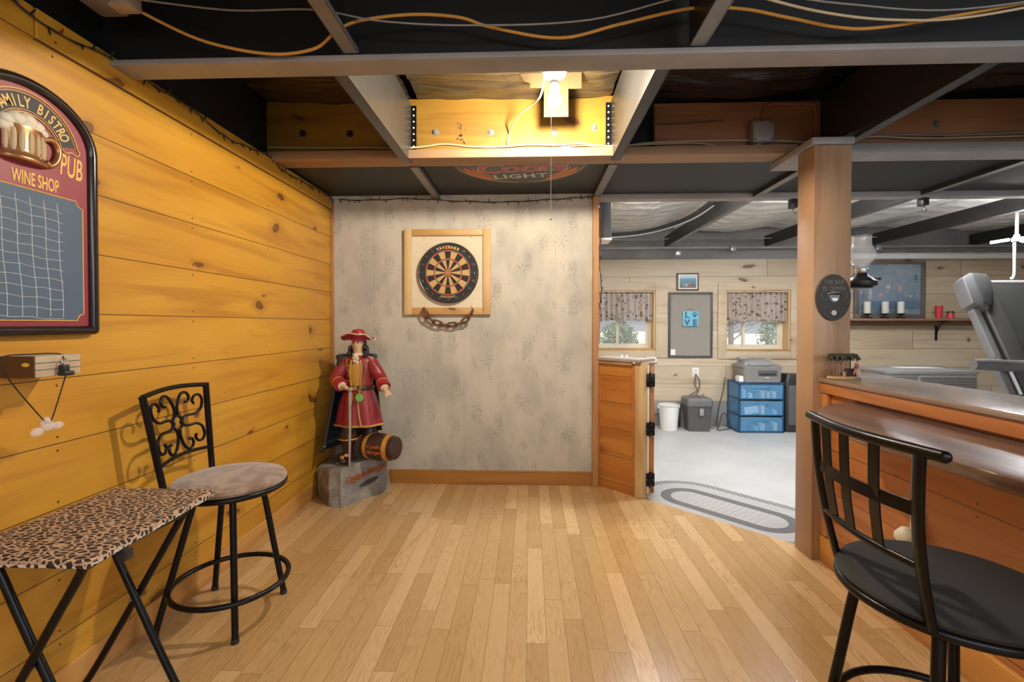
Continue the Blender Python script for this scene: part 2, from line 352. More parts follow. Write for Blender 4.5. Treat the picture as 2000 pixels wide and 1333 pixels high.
def m_wallpaper():
    m = newmat('tropical_wallpaper'); t = NT(m); p = t.obj(); o = t.sep(p); u, v = o[0], o[2]
    cloth = t.noise(t.comb(t.m('MULTIPLY', u, 60), t.m('MULTIPLY', v, 260)), 1, 2)
    cloth2 = t.noise(t.comb(t.m('MULTIPLY', u, 260), t.m('MULTIPLY', v, 60)), 1, 2)
    big = t.noise(t.comb(t.m('MULTIPLY', u, 3.5), t.m('MULTIPLY', v, 2.2)), 1, 3, 0.55)
    c = t.mix(t.ramp(big, 0.35, 0.68), (0.60, 0.565, 0.485), (0.43, 0.415, 0.37))
    c = t.mix(t.m('MULTIPLY', t.ramp(t.noise(t.comb(u, v), 5.5, 2), 0.5, 0.75), 0.35), c, (0.60, 0.52, 0.43))
    c = t.mix(t.m('MULTIPLY', t.m('MULTIPLY', cloth, cloth2), 0.75), c, (0.30, 0.275, 0.24))
    # upright grey blocks in a half drop repeat
    def cells(w, h, ox, oz):
        cu = t.m('DIVIDE', t.m('ADD', u, ox), w); ci = t.m('FLOOR', cu)
        cv = t.m('DIVIDE', t.m('ADD', v, t.m('MULTIPLY_ADD', t.m('MODULO', t.m('ABSOLUTE', ci), 2.0), h * 0.5, oz)), h)
        return t.m('MULTIPLY', t.m('SUBTRACT', t.m('FRACT', cu), 0.5), w), t.m('MULTIPLY', t.m('SUBTRACT', t.m('FRACT', cv), 0.5), h), ci, t.m('FLOOR', cv)
    a, b, ci, cj = cells(0.175, 0.36, 5.03, 5.0)
    a = t.m('ADD', a, t.m('MULTIPLY', t.m('SUBTRACT', t.white(t.comb(ci, cj, 7)), 0.5), 0.07)); b = t.m('ADD', b, t.m('MULTIPLY', t.m('SUBTRACT', t.white(t.comb(cj, ci, 8)), 0.5), 0.12))
    blk = t.m('MULTIPLY', t.m('MULTIPLY', t.ramp(t.m('ABSOLUTE', a), 0.045, 0.022), t.ramp(t.m('ABSOLUTE', b), 0.11, 0.04)), t.m('ADD', 0.35, t.m('MULTIPLY', t.white(t.comb(ci, cj, 3)), 0.65)))
    leafy = t.ramp(t.noise(p, 55, 3, 0.7), 0.47, 0.6)
    c = t.mix(t.m('MULTIPLY', t.m('MULTIPLY', blk, t.ramp(t.noise(p, 9, 2), 0.35, 0.6)), 0.5), c, (0.335, 0.32, 0.295))
    c = t.mix(t.m('MULTIPLY', t.m('MULTIPLY', blk, leafy), 0.5), c, (0.22, 0.215, 0.20))
    # palm and leaf sprigs: radial fronds around cell centres
    for (w, h, ox, oz, rad, arms, st) in ((0.31, 0.50, 5.12, 5.1, 0.060, 7, 0.5), (0.21, 0.33, 5.07, 5.25, 0.030, 5, 0.55), (0.26, 0.41, 5.19, 5.02, 0.024, 9, 0.5)):
        a, b, ci, cj = cells(w, h, ox, oz)
        j1 = t.m('MULTIPLY', t.m('SUBTRACT', t.white(t.comb(ci, cj, 1)), 0.5), w * 0.45); j2 = t.m('MULTIPLY', t.m('SUBTRACT', t.white(t.comb(cj, ci, 4)), 0.5), h * 0.3)
        a = t.m('SUBTRACT', a, j1); b = t.m('SUBTRACT', b, j2)
        r = t.m('SQRT', t.m('ADD', t.m('POWER', a, 2.0), t.m('POWER', b, 2.0))); th = t.m('ARCTAN2', b, a)
        sp = t.m('SINE', t.m('ADD', t.m('MULTIPLY', th, float(arms)), t.m('MULTIPLY', r, 60.0)))
        fr = t.m('MULTIPLY', t.ramp(sp, 0.55, 0.95), t.ramp(r, rad, rad * 0.75))
        brk = t.ramp(t.noise(p, 90, 2), 0.4, 0.55)
        stem = t.m('MULTIPLY', t.ramp(t.m('ABSOLUTE', t.m('ADD', a, t.m('MULTIPLY', b, 0.2))), 0.004, 0.002), t.m('MULTIPLY', t.m('LESS_THAN', b, 0.0), t.m('GREATER_THAN', b, -rad * 1.6)))
        c = t.mix(t.m('MULTIPLY', t.m('MULTIPLY', t.m('MAXIMUM', fr, stem), brk), st), c, (0.15, 0.148, 0.138))
    # drop joins
    sj = t.m('SUBTRACT', t.m('ABSOLUTE', t.m('SUBTRACT', t.m('FRACT', t.m('DIVIDE', t.m('ADD', u, 4.64), 0.69)), 0.5)), 0.5)
    c = t.mix(t.m('MULTIPLY', t.ramp(t.m('ABSOLUTE', sj), 0.0026, 0.001), 0.5), c, (0.2, 0.19, 0.17))
    t.bsdf(c, 0.75, 0, t.bump(cloth, 0.08, 0.002)); return m
WALLPAPER = m_wallpaper()

def m_plastic(name, c1, c2, rough, scale, metal=0.0, ax=1.0, ay=6.0, str_=0.6, coat=0.0):
    m = newmat(name); t = NT(m); o = t.sep(t.obj())
    v = t.comb(t.m('MULTIPLY', o[0], ax), t.m('MULTIPLY', o[1], ay), o[2])
    n = t.noise(v, scale, 4, 0.55, 0.8); c = t.mix(t.ramp(n, 0.3, 0.7), c1, c2)
    t.bsdf(c, rough, metal, t.bump(n, str_, 0.03), Coat_Weight=coat, Coat_Roughness=0.1); return m
VAPOR = m_plastic('vapour_barrier_film', (0.022, 0.017, 0.011), (0.07, 0.052, 0.03), 0.3, 3.0, ay=9.0, coat=0.5)
BLACKFILM = m_plastic('black_film', (0.010, 0.010, 0.011), (0.022, 0.022, 0.023), 0.28, 2.5, ay=4.0, str_=0.8, coat=0.3)
FOIL = m_plastic('foil_insulation', (0.78, 0.78, 0.775), (0.92, 0.92, 0.915), 0.32, 2.2, 0.18, 2.5, 2.0, 0.8)

# ------------------------------------------------------------------ structure
CZ = -0.05                                  # concrete floor level of the far room
# oak floor: bar area ends on a 45 degree edge towards the concrete
pts = [(-1.56, -2.2), (3.2, -2.2), (3.2, 0.0), (1.62, 0.0), (1.62, 2.5), (0.76, 3.355), (0.5, 3.62), (-1.56, 3.62)]
struct('floor', B().prism(pts, -0.02, 0.0), OAK, smooth=False)
struct('floor', B().box(-1.8, 7.2, -2.4, 6.2, -0.12, CZ), CONC, smooth=False)
sub = [(p[0] * 1.0, p[1]) for p in [(-1.56, -2.2), (3.15, -2.2), (3.15, -0.05), (1.55, 0.0), (1.55, 2.40), (0.66, 3.28), (0.40, 3.55), (-1.56, 3.55)]]
struct('floor', B().prism(sub, CZ, -0.02), BLACKPL, smooth=False)

struct('wall_left', B().box(-1.66, -1.52, -2.2, 3.62, -0.1, 2.185), PINE, smooth=False)
b = B().box(-1.66, -1.512, -2.2, 1.402, 2.086, 2.185, 0.004); struct('trim_1', b, PINE, smooth=False)
b = B().box(-1.66, -1.508, 1.405, 3.60, 2.09, 2.185, 0.004); struct('trim_2', b, PINE, smooth=False)
struct('wall_left_upper', B().box(-1.66, -1.575, -2.2, 3.62, 2.185, 2.6), BLACKPAINT, smooth=False)
struct('baseboard_left', B().box(-1.52, -1.505, -2.2, 3.58, 0, 0.10, 0.003), wood('pine_base_long', (0.62, 0.33, 0.10), (0.54, 0.25, 0.06), (0.33, 0.13, 0.03), 'YZ', 0.5, 5, planks=False, seam=False, knots=0.3), smooth=False)
struct('wall_back', B().box(-1.52, 0.47, 3.58, 3.68, -0.1, 2.2), WALLPAPER, smooth=False)
struct('baseboard_back', B().box(-1.505, 0.468, 3.565, 3.58, 0, 0.105, 0.003), PINE_X, smooth=False)
struct('trim_3', B().box(-1.52, -1.497, 3.562, 3.58, 0.105, 2.17, 0.003), PINE_V, smooth=False)
struct('trim_4', B().box(0.466, 0.512, 3.54, 3.70, 0, 2.165, 0.004), PINE_V, smooth=False)

# far room walls (window openings cut out)
FY = 5.95
def wall_with_holes(x0, x1, z0, z1, y0, y1, holes):
    b = B(); xs = x0
    for (a, c, lo, hi) in sorted(holes):
        b.box(xs, a, y0, y1, z0, z1); b.box(a, c, y0, y1, z0, lo); b.box(a, c, y0, y1, hi, z1); xs = c
    b.box(xs, x1, y0, y1, z0, z1); return b
HOLES = [(0.60, 1.557, 0.885, 1.636), (2.414, 3.197, 0.875, 1.632)]
b = wall_with_holes(0.3, 7.2, CZ, 2.02, FY, FY + 0.14, HOLES); struct('wall_far', b, GREYPINE, smooth=False)
CONCWALL = plain('concrete_wall', (0.27, 0.265, 0.265), 0.8, 0, 0.2, 6, 0.3)
b = wall_with_holes(0.3, 7.2, CZ, 2.02, FY + 0.14, FY + 0.22, HOLES); b.box(0.3, 7.2, FY + 0.02, FY + 0.22, 2.02, 2.6); struct('wall_far_outer', b, CONCWALL, smooth=False)
struct('trim_5', B().box(0.55, 3.85, FY - 0.005, FY + 0.02, CZ, 0.265), CONCWALL, smooth=False)
struct('wall_right', B().box(7.1, 7.2, 0.0, 6.0, CZ, 2.6), GREYPINE, smooth=False)
struct('wall_left_far', B().box(0.25, 0.35, 3.68, 6.0, CZ, 2.6), PALEPINE, smooth=False)

# ceilings: deck above the joists, black panel, foil
struct('ceiling', B().box(-1.8, 7.3, -2.2, 6.3, 2.60, 2.68), BLACKFILM, smooth=False)
def film(x0, x1, y0, y1, z, sag, nu=30, nv=24, rip=0.006, seed=0):
    rr = random.Random(seed); ph = [rr.uniform(0, 6) for _ in range(6)]
    def f(s, t):
        x = x0 + (x1 - x0) * s; y = y0 + (y1 - y0) * t
        d = -sag * math.sin(PI * s) * (0.5 + 0.5 * math.sin(PI * t)) + rip * (math.sin(y * 31 + x * 5 + ph[0]) + 0.6 * math.sin(y * 57 - x * 9 + ph[1]) + 0.5 * math.sin(x * 23 + ph[2]))
        return (x, y, z + d)
    return B().surf(f, nu, nv)
struct('ceiling', film(-0.66, 0.47, 1.72, 2.80, 2.545, 0.03, 40, 60, 0.006), VAPOR)
struct('ceiling', film(-1.57, -0.70, 1.72, 2.80, 2.545, 0.03, 30, 60, 0.005, 2), VAPOR)
struct('ceiling', film(0.53, 1.66, 1.72, 2.80, 2.535, 0.05, 40, 40, 0.005, 3), BLACKFILM)
struct('ceiling', film(1.72, 6.9, 1.72, 2.80, 2.535, 0.02, 60, 40, 0.004, 4), BLACKFILM)
struct('trim_7', B().box(-1.575, 7.1, 2.842, 2.858, 2.223, 2.6), BLACKPAINT, smooth=False)
struct('trim_6', B().box(-1.575, 7.1, 1.70, 1.715, 2.167, 2.6), BLACKPAINT, smooth=False)
struct('ceiling', B().box(-1.57, 3.3, -2.0, 1.655, 2.53, 2.535), BLACKFILM, smooth=False)
struct('ceiling', B().box(-1.66, 7.1, 2.885, 3.60, 2.195, 2.21), BLACKPAINT, smooth=False)
for k, (xa, xb) in enumerate([(0.53, 1.62), (1.70, 2.83), (2.92, 4.04), (4.13, 6.9)]):
    struct('ceiling', film(xa - .05, xb + .05, 3.70, 5.93, 2.41, 0.11, 50, 60, 0.006, 10 + k), FOIL)

# ------------------------------------------------------------------ windows
def blind_window(n, x0, x1, z0, z1, mull, sash):
    w = struct('window_%d' % n, B().box(x0 + .0005, x0 + 0.02, FY + 0.001, FY + 0.2, z0 + .0205, z1 - .0205).box(x1 - 0.02, x1 - .0005, FY + 0.001, FY + 0.2, z0 + .0205, z1 - .0205).box(x0 + .0005, x1 - .0005, FY + 0.001, FY + 0.2, z0 + .0005, z0 + 0.02).box(x0 + .0005, x1 - .0005, FY + 0.001, FY + 0.2, z1 - 0.02, z1 - .0005), RAWPINE, smooth=False)
    y = FY + 0.13; fw = 0.035; CR = MATS['cream_plastic']
    b = B()
    for (a, c, lo, hi) in ((x0 + .021, x1 - .021, z0 + .021, z0 + .02 + fw), (x0 + .021, x1 - .021, z1 - .02 - fw, z1 - .021), (x0 + .021, x0 + .02 + fw, z0 + .0205 + fw, z1 - .0205 - fw), (x1 - .02 - fw, x1 - .021, z0 + .0205 + fw, z1 - .0205 - fw)):
        b.box(a, c, y, y + 0.05, lo, hi)
    part('window_frame', b, CR, w, smooth=False)
    for (a, c, yy) in ((x0 + .056, mull + .015, y + .029), (mull - .02, x1 - .056, y + .005)):
        s = B()
        for (p, q, lo, hi) in ((a, c, z0 + .056, z0 + .085), (a, c, z1 - .085, z1 - .056), (a, a + .03, z0 + .0855, z1 - .0855), (c - .03, c, z0 + .0855, z1 - .0855)):
            s.box(p, q, yy, yy + .02, lo, hi)
        so = part('sash', s, CR, w, smooth=False)
        part('pane', B().box(a + .031, c - .031, yy + .008, yy + .012, z0 + .086, z1 - .086), MATS['pane_glass'], so, smooth=False)
    part('window_sill', B().box(x0 + .001, x1 - .001, FY - 0.012, FY + 0.125, z0 + .0205, z0 + .030, .002), RAWPINE_X, w)
    # flat casing around the opening
    c = B(); t = 0.145; lo = z0 - 0.085; hi = z1 + 0.10; xl = x0 - 0.095; xr = x1 + t
    c.box(xl, x0, FY - .018, FY, lo, hi, .002).box(x1, xr, FY - .018, FY, lo, hi, .002).box(x0, x1, FY - .018, FY, lo, z0, .002).box(x0, x1, FY - .018, FY, z1, hi, .002)
    part('casing', c, PALEPINE, w)
glass('pane_glass', (0.9, 0.95, 1.0), 0.12, 0.03)
blind_window(1, 0.60, 1.557, 0.885, 1.636, 1.12, 0)
blind_window(2, 2.414, 3.197, 0.875, 1.632, 2.70, 0)

def m_valance():
    m = newmat('leaf_print_cloth'); t = NT(m); o = t.sep(t.obj()); v = t.comb(o[0], o[2])
    d = t.voro(t.comb(t.m('ADD', o[0], t.m('MULTIPLY', t.noise(v, 20, 2), 0.03)), t.m('MULTIPLY', o[2], 0.7)), 30, dim='2D')
    cc = t.sep(t.voro(t.comb(t.m('ADD', o[0], t.m('MULTIPLY', t.noise(v, 20, 2), 0.03)), t.m('MULTIPLY', o[2], 0.7)), 30, out='Color', dim='2D'))
    spot = t.m('MULTIPLY', t.ramp(d, 0.36, 0.28), t.m('LESS_THAN', cc[0], 0.42))
    leafc = t.mix(cc[1], (0.32, 0.13, 0.05), (0.16, 0.15, 0.14))
    c = t.mix(t.m('MULTIPLY', spot, 0.75), (0.80, 0.73, 0.69), leafc)
    twig = t.ramp(t.m('ABSOLUTE', t.m('SUBTRACT', t.noise(v, 26, 2), 0.5)), 0.012, 0.006)
    c = t.mix(t.m('MULTIPLY', twig, 0.5), c, (0.2, 0.15, 0.13))
    p = t.bsdf(c, 0.8); tr = t.node('ShaderNodeBsdfTranslucent'); t.put(tr.inputs[0], c)
    ms = t.node('ShaderNodeMixShader'); ms.inputs[0].default_value = 0.55
    t.t.links.new(p.outputs[0], ms.inputs[1]); t.t.links.new(tr.outputs[0], ms.inputs[2]); t.t.links.new(ms.outputs[0], t.out.inputs['Surface'])
    return m
VAL = m_valance()
def valance(x0, x1, z0, z1, label):
    def f(s, t):
        x = x0 + (x1 - x0) * s; z = z1 + (z0 - z1) * t
        gather = 0.012 if 0.06 < t < 0.13 else 0.018 + 0.01 * t
        y = FY + 0.045 + gather * math.sin(s * 78 + 0.9 * math.sin(s * 13) + 0.6 * math.sin(t * 3)) - 0.006 * t
        return (x, y, z + (0.008 * math.sin(s * 60) if t > 0.95 else 0) + (0.006 * math.sin(s * 90) if t < .02 else 0))
    r = thing('window_valance', label, 'curtain', ((x0 + x1) / 2, FY + 0.045, z1), 'leaf print valances')
    part('cloth', B().surf(f, 150, 22), VAL, r, thick=0.002)
    part('curtain_rod', B().tube([(x0 - 0.005, FY + 0.045, z1 - 0.035), (x1 + 0.005, FY + 0.045, z1 - 0.035)], 0.006), CHROME, r)
valance(0.63, 1.53, 1.262, 1.628, 'cream leaf-print gathered valance over the left window, nearer the counter')
valance(2.44, 3.17, 1.252, 1.624, 'cream leaf-print gathered valance over the right window, above the printer')

# outdoors seen through the small windows: bank, trees
SNOW = plain('pale_winter_ground', (0.50, 0.50, 0.46), 0.9, 0, 0.3, 1.2)
struct('ground', B().box(-6, 14, 6.3, 40, 0.55, 0.62), SNOW, smooth=False)
TRUNK = plain('grey_tree_bark', (0.17, 0.15, 0.13), 0.9, 0, 0.3)
LEAF = plain('evergreen_leaf', (0.10, 0.15, 0.06), 0.8, 0, 0.5)
def branchy(name, label, x, y, h, seed, r0=0.05, grp='bare trees outside the windows'):
    rr = random.Random(seed); t = thing(name, label, 'tree', (x, y, 0.62), grp)
    pts = [(x + rr.uniform(-.1, .1) * k / 4, y, 0.62 + h * k / 6) for k in range(7)]
    part('trunk', B().tube(pts, [r0 * (1 - k / 8) for k in range(7)], 7), TRUNK, t)
    b = B()
    for k in range(26):
        q = rr.uniform(0.05, 0.95); a = rr.uniform(0, 2 * PI); L = rr.uniform(.4, 1.1); z = 0.62 + h * q
        d = Vector((math.cos(a), math.sin(a), rr.uniform(.2, .9))) * L; s = Vector((x, y, z))
        b.tube([s, s + d * .5 + Vector((0, 0, .05)), s + d], [0.014, 0.01, 0.004], 5)
        for j in range(4):
            e = s + d * rr.uniform(.3, 1); b.tube([e, e + Vector((rr.uniform(-.3, .3), rr.uniform(-.3, .3), rr.uniform(-.1, .35)))], [0.006, 0.002], 4)
    part('branch', b, TRUNK, t)
TL = ['thin bare tree outdoors, leftmost behind the left window', 'thin bare tree outdoors, second from left behind the left window', 'thin bare tree outdoors behind the divider of the right window', 'thin bare tree outdoors behind the right window, nearest its left side', 'thin bare tree outdoors at the right part of the right window']
for k, (x, y) in enumerate([(1.35, 9.4), (2.15, 11.6), (4.75, 11.8), (3.75, 9.0), (5.9, 10.6)]):
    branchy('bare_tree', TL[k], x, y, 3.6, 30 + k)
def shrub(x, y, r, seed, lab):
    rr = random.Random(seed); bm = bmesh.new()
    for k in range(900):
        d = Vector((rr.gauss(0, 1), rr.gauss(0, 1), rr.gauss(0, 1))).normalized() * r * rr.uniform(.5, 1)
        c = Vector((x, y, 0.62 + r)) + d; a = Vector((rr.uniform(-1, 1), rr.uniform(-1, 1), rr.uniform(-1, 1))).normalized() * .045; e = a.orthogonal().normalized() * .016
        bm.faces.new([bm.verts.new(c - a), bm.verts.new(c + e), bm.verts.new(c + a), bm.verts.new(c - e)])
    b = B(); b.bm.free(); b.bm = bm; t = thing('shrub', lab, 'shrub', (x, y, 0.62))
    part('foliage', b, LEAF, t, smooth=False)
    part('stem', B().tube([(x, y, .6), (x + .03, y, .62 + r)], .02, 6), TRUNK, t)
shrub(1.55, 8.3, 0.33, 3, 'small evergreen shrub outdoors seen through the left window')
shrub(4.65, 9.0, 0.40, 4, 'evergreen shrub outdoors at the right edge of the right window')

# ------------------------------------------------------------------ ceiling steel and lumber
BLKSTEEL = plain('blackened_steel', (0.03, 0.029, 0.028), 0.35, 0.2, 0.3)
def joist(x, y0, y1, label, mat=GREYSTEEL, z=2.168, flip=1, h=0.34, holes=False):
    t = thing('ceiling_joist', label, 'joist', (x, y0, z))
    f = 0.052 * flip; a, c = min(x, x + f), max(x, x + f)
    part('flange', B().box(a, c, y0, y1, z, z + 0.004).box(a, c, y0, y1, z + h - .004, z + h).box(x + f - .002, x + f + .002, y0, y1, z, z + 0.014), mat, t, smooth=False)
    part('web', B().box(x - .0015, x + .0015, y0, y1, z, z + h), MATS['blackened_steel'] if mat is GREYSTEEL else mat, t, smooth=False)
    return t
JX = [(-0.70, 1), (0.47, 1), (1.66, 1), (2.87, 1), (4.08, 1), (5.30, 1)]
J1 = ['far left grey steel joist between the front beam and the bolted header', 'grey steel joist just right of the bare bulb', 'grey steel joist running above the wooden post', 'grey steel joist right of the wooden post', 'fourth grey steel joist from the left, far right', 'grey steel joist at the far right end']
for k, (x, f) in enumerate(JX):
    joist(x, 1.765, 2.785, J1[k], BLKSTEEL if k != 0 else plain('dull_galvanised', (.11, .11, .108), .32, .7, .2), flip=-1 if k == 0 else 1)
J2 = ['left grey steel joist in front of the front beam', 'right grey steel joist in front of the front beam']
for k, x in enumerate([-0.655, 0.545]):
    joist(x, -1.5, 1.655, J2[k], GREYSTEEL)
J3 = ['grey joist flange under the black panel left of the round ceiling sign', 'grey joist flange under the black panel right of the round ceiling sign', 'long grey joist passing over the doorway into the far room', 'long grey joist right of the post into the far room', 'grey joist over the framed bar picture', 'grey joist above the treadmill']
for k, (x, f) in enumerate(JX):
    joist(x + (-0.03 if k == 0 else 0), 2.862, 3.575 if k < 2 else 5.93, J3[k], GREYSTEEL if k < 4 else BLKSTEEL, z=2.166, h=0.028 if k < 2 else 0.13)
# hangers: black angle with rivets where joists meet the header
HL = ['black riveted angle tying the left joist to the bolted header', 'black riveted angle at the right end of the bright header']
for j, (x0, x1) in enumerate(((-0.698, -0.668), (0.438, 0.468))):
    t = thing('joist_hanger', HL[j], 'bracket', (x0, 2.778, 2.24), 'riveted joist hangers')
    part('angle_plate', B().box(x0, x1, 2.776, 2.781, 2.24, 2.50), BLACKMETAL, t, smooth=False)
    for q in range(7): part('rivet', B().lathe([(0.0, 0), (.005, 0), (.005, .003), (0, .004)], (0, 0, 0), 10, Matrix.Translation(((x0 + x1) / 2, 2.776, 2.262 + q * .036)) @ Matrix.Rotation(PI / 2, 4, 'X')), WHITEPL, t)

single('cross_beam', B().box(-1.575, 2.02, 1.658, 1.762, 2.145, 2.166, .003), GREYWOOD, 'long grey painted beam crossing the ceiling nearest the viewer', 'beam')
single('cross_beam', B().box(2.02, 3.6, 1.63, 1.735, 2.145, 2.166, .003), GREYWOOD, 'short grey beam end at the upper right corner', 'beam')
single('cross_beam', B().box(0.515, 7.0, 3.605, 3.69, 2.155, 2.235, .003), MIDGREY, 'thin light grey strap along the start of the foil ceiling', 'beam')
single('cross_beam', B().box(0.36, 7.0, 5.84, 5.90, 2.135, 2.162, .003), MIDGREY, 'light grey strap above the far pale plank wall', 'beam')
hd = thing('header_beam', 'bolted double wooden header with rivet-like washers behind the bare bulb', 'beam', (-0.1, 2.79, 2.22))
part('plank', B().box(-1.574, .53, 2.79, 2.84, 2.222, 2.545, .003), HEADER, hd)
part('plank', B().box(.722, 1.658, 2.79, 2.84, 2.222, 2.495, .003), wood('header_brown', (0.40, 0.20, 0.10), (0.32, 0.14, 0.07), (0.2, 0.07, 0.03), 'XZ', .5, 5, planks=False, seam=False, knots=.3, rough=.6), hd, 'darker brown header length left of the post')
part('plank', B().box(1.74, 6.9, 2.79, 2.84, 2.222, 2.49, .003), wood('header_red', (0.42, 0.20, 0.09), (0.34, 0.14, 0.06), (0.2, 0.07, 0.03), 'XZ', .5, 5, planks=False, seam=False, knots=.5, rough=.6), hd, 'redder header length right of the post')
for (x, z) in [(-1.354, 2.354), (-1.068, 2.347), (-.555, 2.348), (-.23, 2.343), (.143, 2.337), (.373, 2.361), (2.3, 2.35), (3.1, 2.35)]:
    M = Matrix.Translation((x, 2.79, z)) @ Matrix.Rotation(PI / 2, 4, 'X')
    part('washer', B().lathe([(.004, 0), (.02, 0), (.02, .003), (.011, .004), (.011, .012), (.004, .013)], (0, 0, 0), 18, M), MATS['blackened_steel'] if x < -1 else GREYSTEEL, hd, smooth=False)
STAMP = plain('stamp_ink', (0.06, 0.04, 0.02), 0.8)
b = B(); rr = random.Random(5)
for k in range(26):
    x = rr.choice([-.425, -.405, -.40]) + rr.uniform(-.012, .012); z = rr.uniform(2.275, 2.405); b.box(x, x + rr.uniform(.002, .012), 2.7885, 2.790, z, z + rr.uniform(.002, .011))
part('grade_stamp', b, STAMP, hd, 'smudged black ink grade stamp', smooth=False)
single('ledger_board', B().box(-1.57, 1.49, 2.715, 2.86, 2.172, 2.222, .003), LEDGER, 'wooden ledger board under the header left of the post', 'beam')
single('ledger_board', B().box(1.70, 7.0, 2.715, 2.86, 2.168, 2.222, .003), MATS['grey_painted_lumber'], 'greyer ledger board under the header right of the post', 'beam')
single('post_cap', B().box(1.43, 1.642, 2.47, 2.90, 2.130, 2.166, .004), GREYWOOD, 'pale board lying on top of the square post', 'board')
single('square_post', B().box(1.448, 1.634, 2.48, 2.632, CZ, 2.128, .004), POSTW, 'tall square wooden post between doorway and half wall', 'post')

# cables
def cable(name, pts, r, mat, label, cat='cable', k=8, group=None):
    return single(name, B().tube(pts, r, 8, smooth=k), mat, label, cat, group)
cable('orange_cord', [(-1.34, 1.535, 2.285), (-1.29, 1.58, 2.262), (-1.13, 1.62, 2.20), (-.91, 1.63, 2.158), (-.75, 1.63, 2.172), (-.66, 1.60, 2.21), (-.58, 1.60, 2.245), (-.40, 1.60, 2.262), (-.24, 1.61, 2.255), (-.13, 1.62, 2.225), (.10, 1.63, 2.19), (.30, 1.62, 2.225), (.53, 1.61, 2.265), (.70, 1.61, 2.26), (.85, 1.62, 2.235), (1.02, 1.63, 2.205), (1.15, 1.63, 2.20), (1.40, 1.62, 2.228), (1.70, 1.61, 2.27), (2.1, 1.60, 2.30)], 0.0052, ORANGECORD, 'orange power cord drooping along the nearest ceiling bay', 'cord')
cable('ceiling_cable', [(-1.3, 1.55, 2.30), (-1.0, 1.56, 2.265), (-.72, 1.56, 2.26), (-.5, 1.58, 2.23), (-.2, 1.59, 2.215), (.2, 1.6, 2.23), (.6, 1.55, 2.28), (1.0, 1.58, 2.25), (1.4, 1.6, 2.235), (2.0, 1.58, 2.3)], 0.003, GREYCORD, 'thin dark grey cable above the orange cord')
cable('ceiling_cable', [(.56, 1.45, 2.23), (.9, 1.55, 2.21), (1.2, 1.6, 2.205), (1.5, 1.6, 2.22), (2.1, 1.5, 2.29)], 0.004, BEIGECORD, 'pale cable running beside the orange cord at upper right')
cable('header_cable', [(-1.56, 2.78, 2.27), (-1.2, 2.78, 2.262), (-.95, 2.775, 2.258), (-.76, 2.76, 2.246), (-.62, 2.775, 2.26), (-.5, 2.78, 2.275), (-.35, 2.78, 2.258), (-.2, 2.775, 2.252), (0, 2.775, 2.262), (.15, 2.775, 2.258), (.3, 2.78, 2.268), (.40, 2.775, 2.252), (.53, 2.75, 2.238), (.7, 2.77, 2.262), (1.0, 2.775, 2.27), (1.25, 2.775, 2.268), (1.4, 2.775, 2.262), (1.6, 2.77, 2.245)], 0.005, BEIGECORD, 'beige cable stapled along the header and ledger')
cable('header_cable', [(.18, 2.775, 2.245), (.3, 2.77, 2.252), (.42, 2.74, 2.236), (.55, 2.72, 2.23), (.75, 2.76, 2.25), (.95, 2.77, 2.255), (1.1, 2.77, 2.235), (1.25, 2.76, 2.23), (1.4, 2.765, 2.262), (1.66, 2.75, 2.24), (1.9, 2.75, 2.27), (2.2, 2.76, 2.26), (2.5, 2.76, 2.262), (2.9, 2.75, 2.265)], 0.004, BEIGECORD, 'second beige cable looping below the grey junction box')
cable('header_cable', [(1.72, 2.76, 2.242), (2.0, 2.77, 2.285), (2.35, 2.77, 2.28), (2.9, 2.77, 2.29)], 0.005, GREYCORD, 'grey cable along the ledger right of the post')
cable('header_cable', [(1.1, 2.76, 2.38), (.9, 2.77, 2.37), (.72, 2.75, 2.36)], 0.0035, BLACKPL, 'short black cable on the dark header left of the junction box')
cable('copper_cable', [(1.33, 2.78, 2.36), (1.34, 2.78, 2.45), (1.38, 2.78, 2.475), (1.5, 2.78, 2.475), (1.6, 2.78, 2.47), (1.625, 2.78, 2.44), (1.627, 2.78, 2.3), (1.60, 2.77, 2.235)], 0.0055, plain('copper_sheath', (0.36, 0.15, 0.07), 0.45), 'brown cable bent in a square loop above the junction box')
jb = thing('junction_box', 'grey plastic junction box on the header above the ledger', 'electrical box', (1.312, 2.78, 2.25))
part('box_body', B().box(1.254, 1.37, 2.735, 2.789, 2.245, 2.362, .006), MIDGREY, jb)
part('cover', B().box(1.256, 1.368, 2.728, 2.735, 2.248, 2.36, .003), MIDGREY, jb)
for (x, z) in ((1.266, 2.258), (1.358, 2.258), (1.266, 2.35), (1.358, 2.35)): part('screw', B().sphere((x, 2.728, z), .004), BLACKPL, jb)
# splice box up in the dark bay, top left
sp = thing('junction_box', 'grey box with taped cable ends at the top left of the ceiling', 'electrical box', (-1.36, 1.52, 2.2))
part('box_body', B().box(-1.46, -1.36, 1.48, 1.58, 2.26, 2.36, .012), plain('dusty_brown_box', (.16, .13, .11), .7), sp)
part('connector', B().box(-1.38, -1.30, 1.50, 1.56, 2.255, 2.31, .01, M=None), plain('taped_ends', (.38, .29, .23), .6), sp)

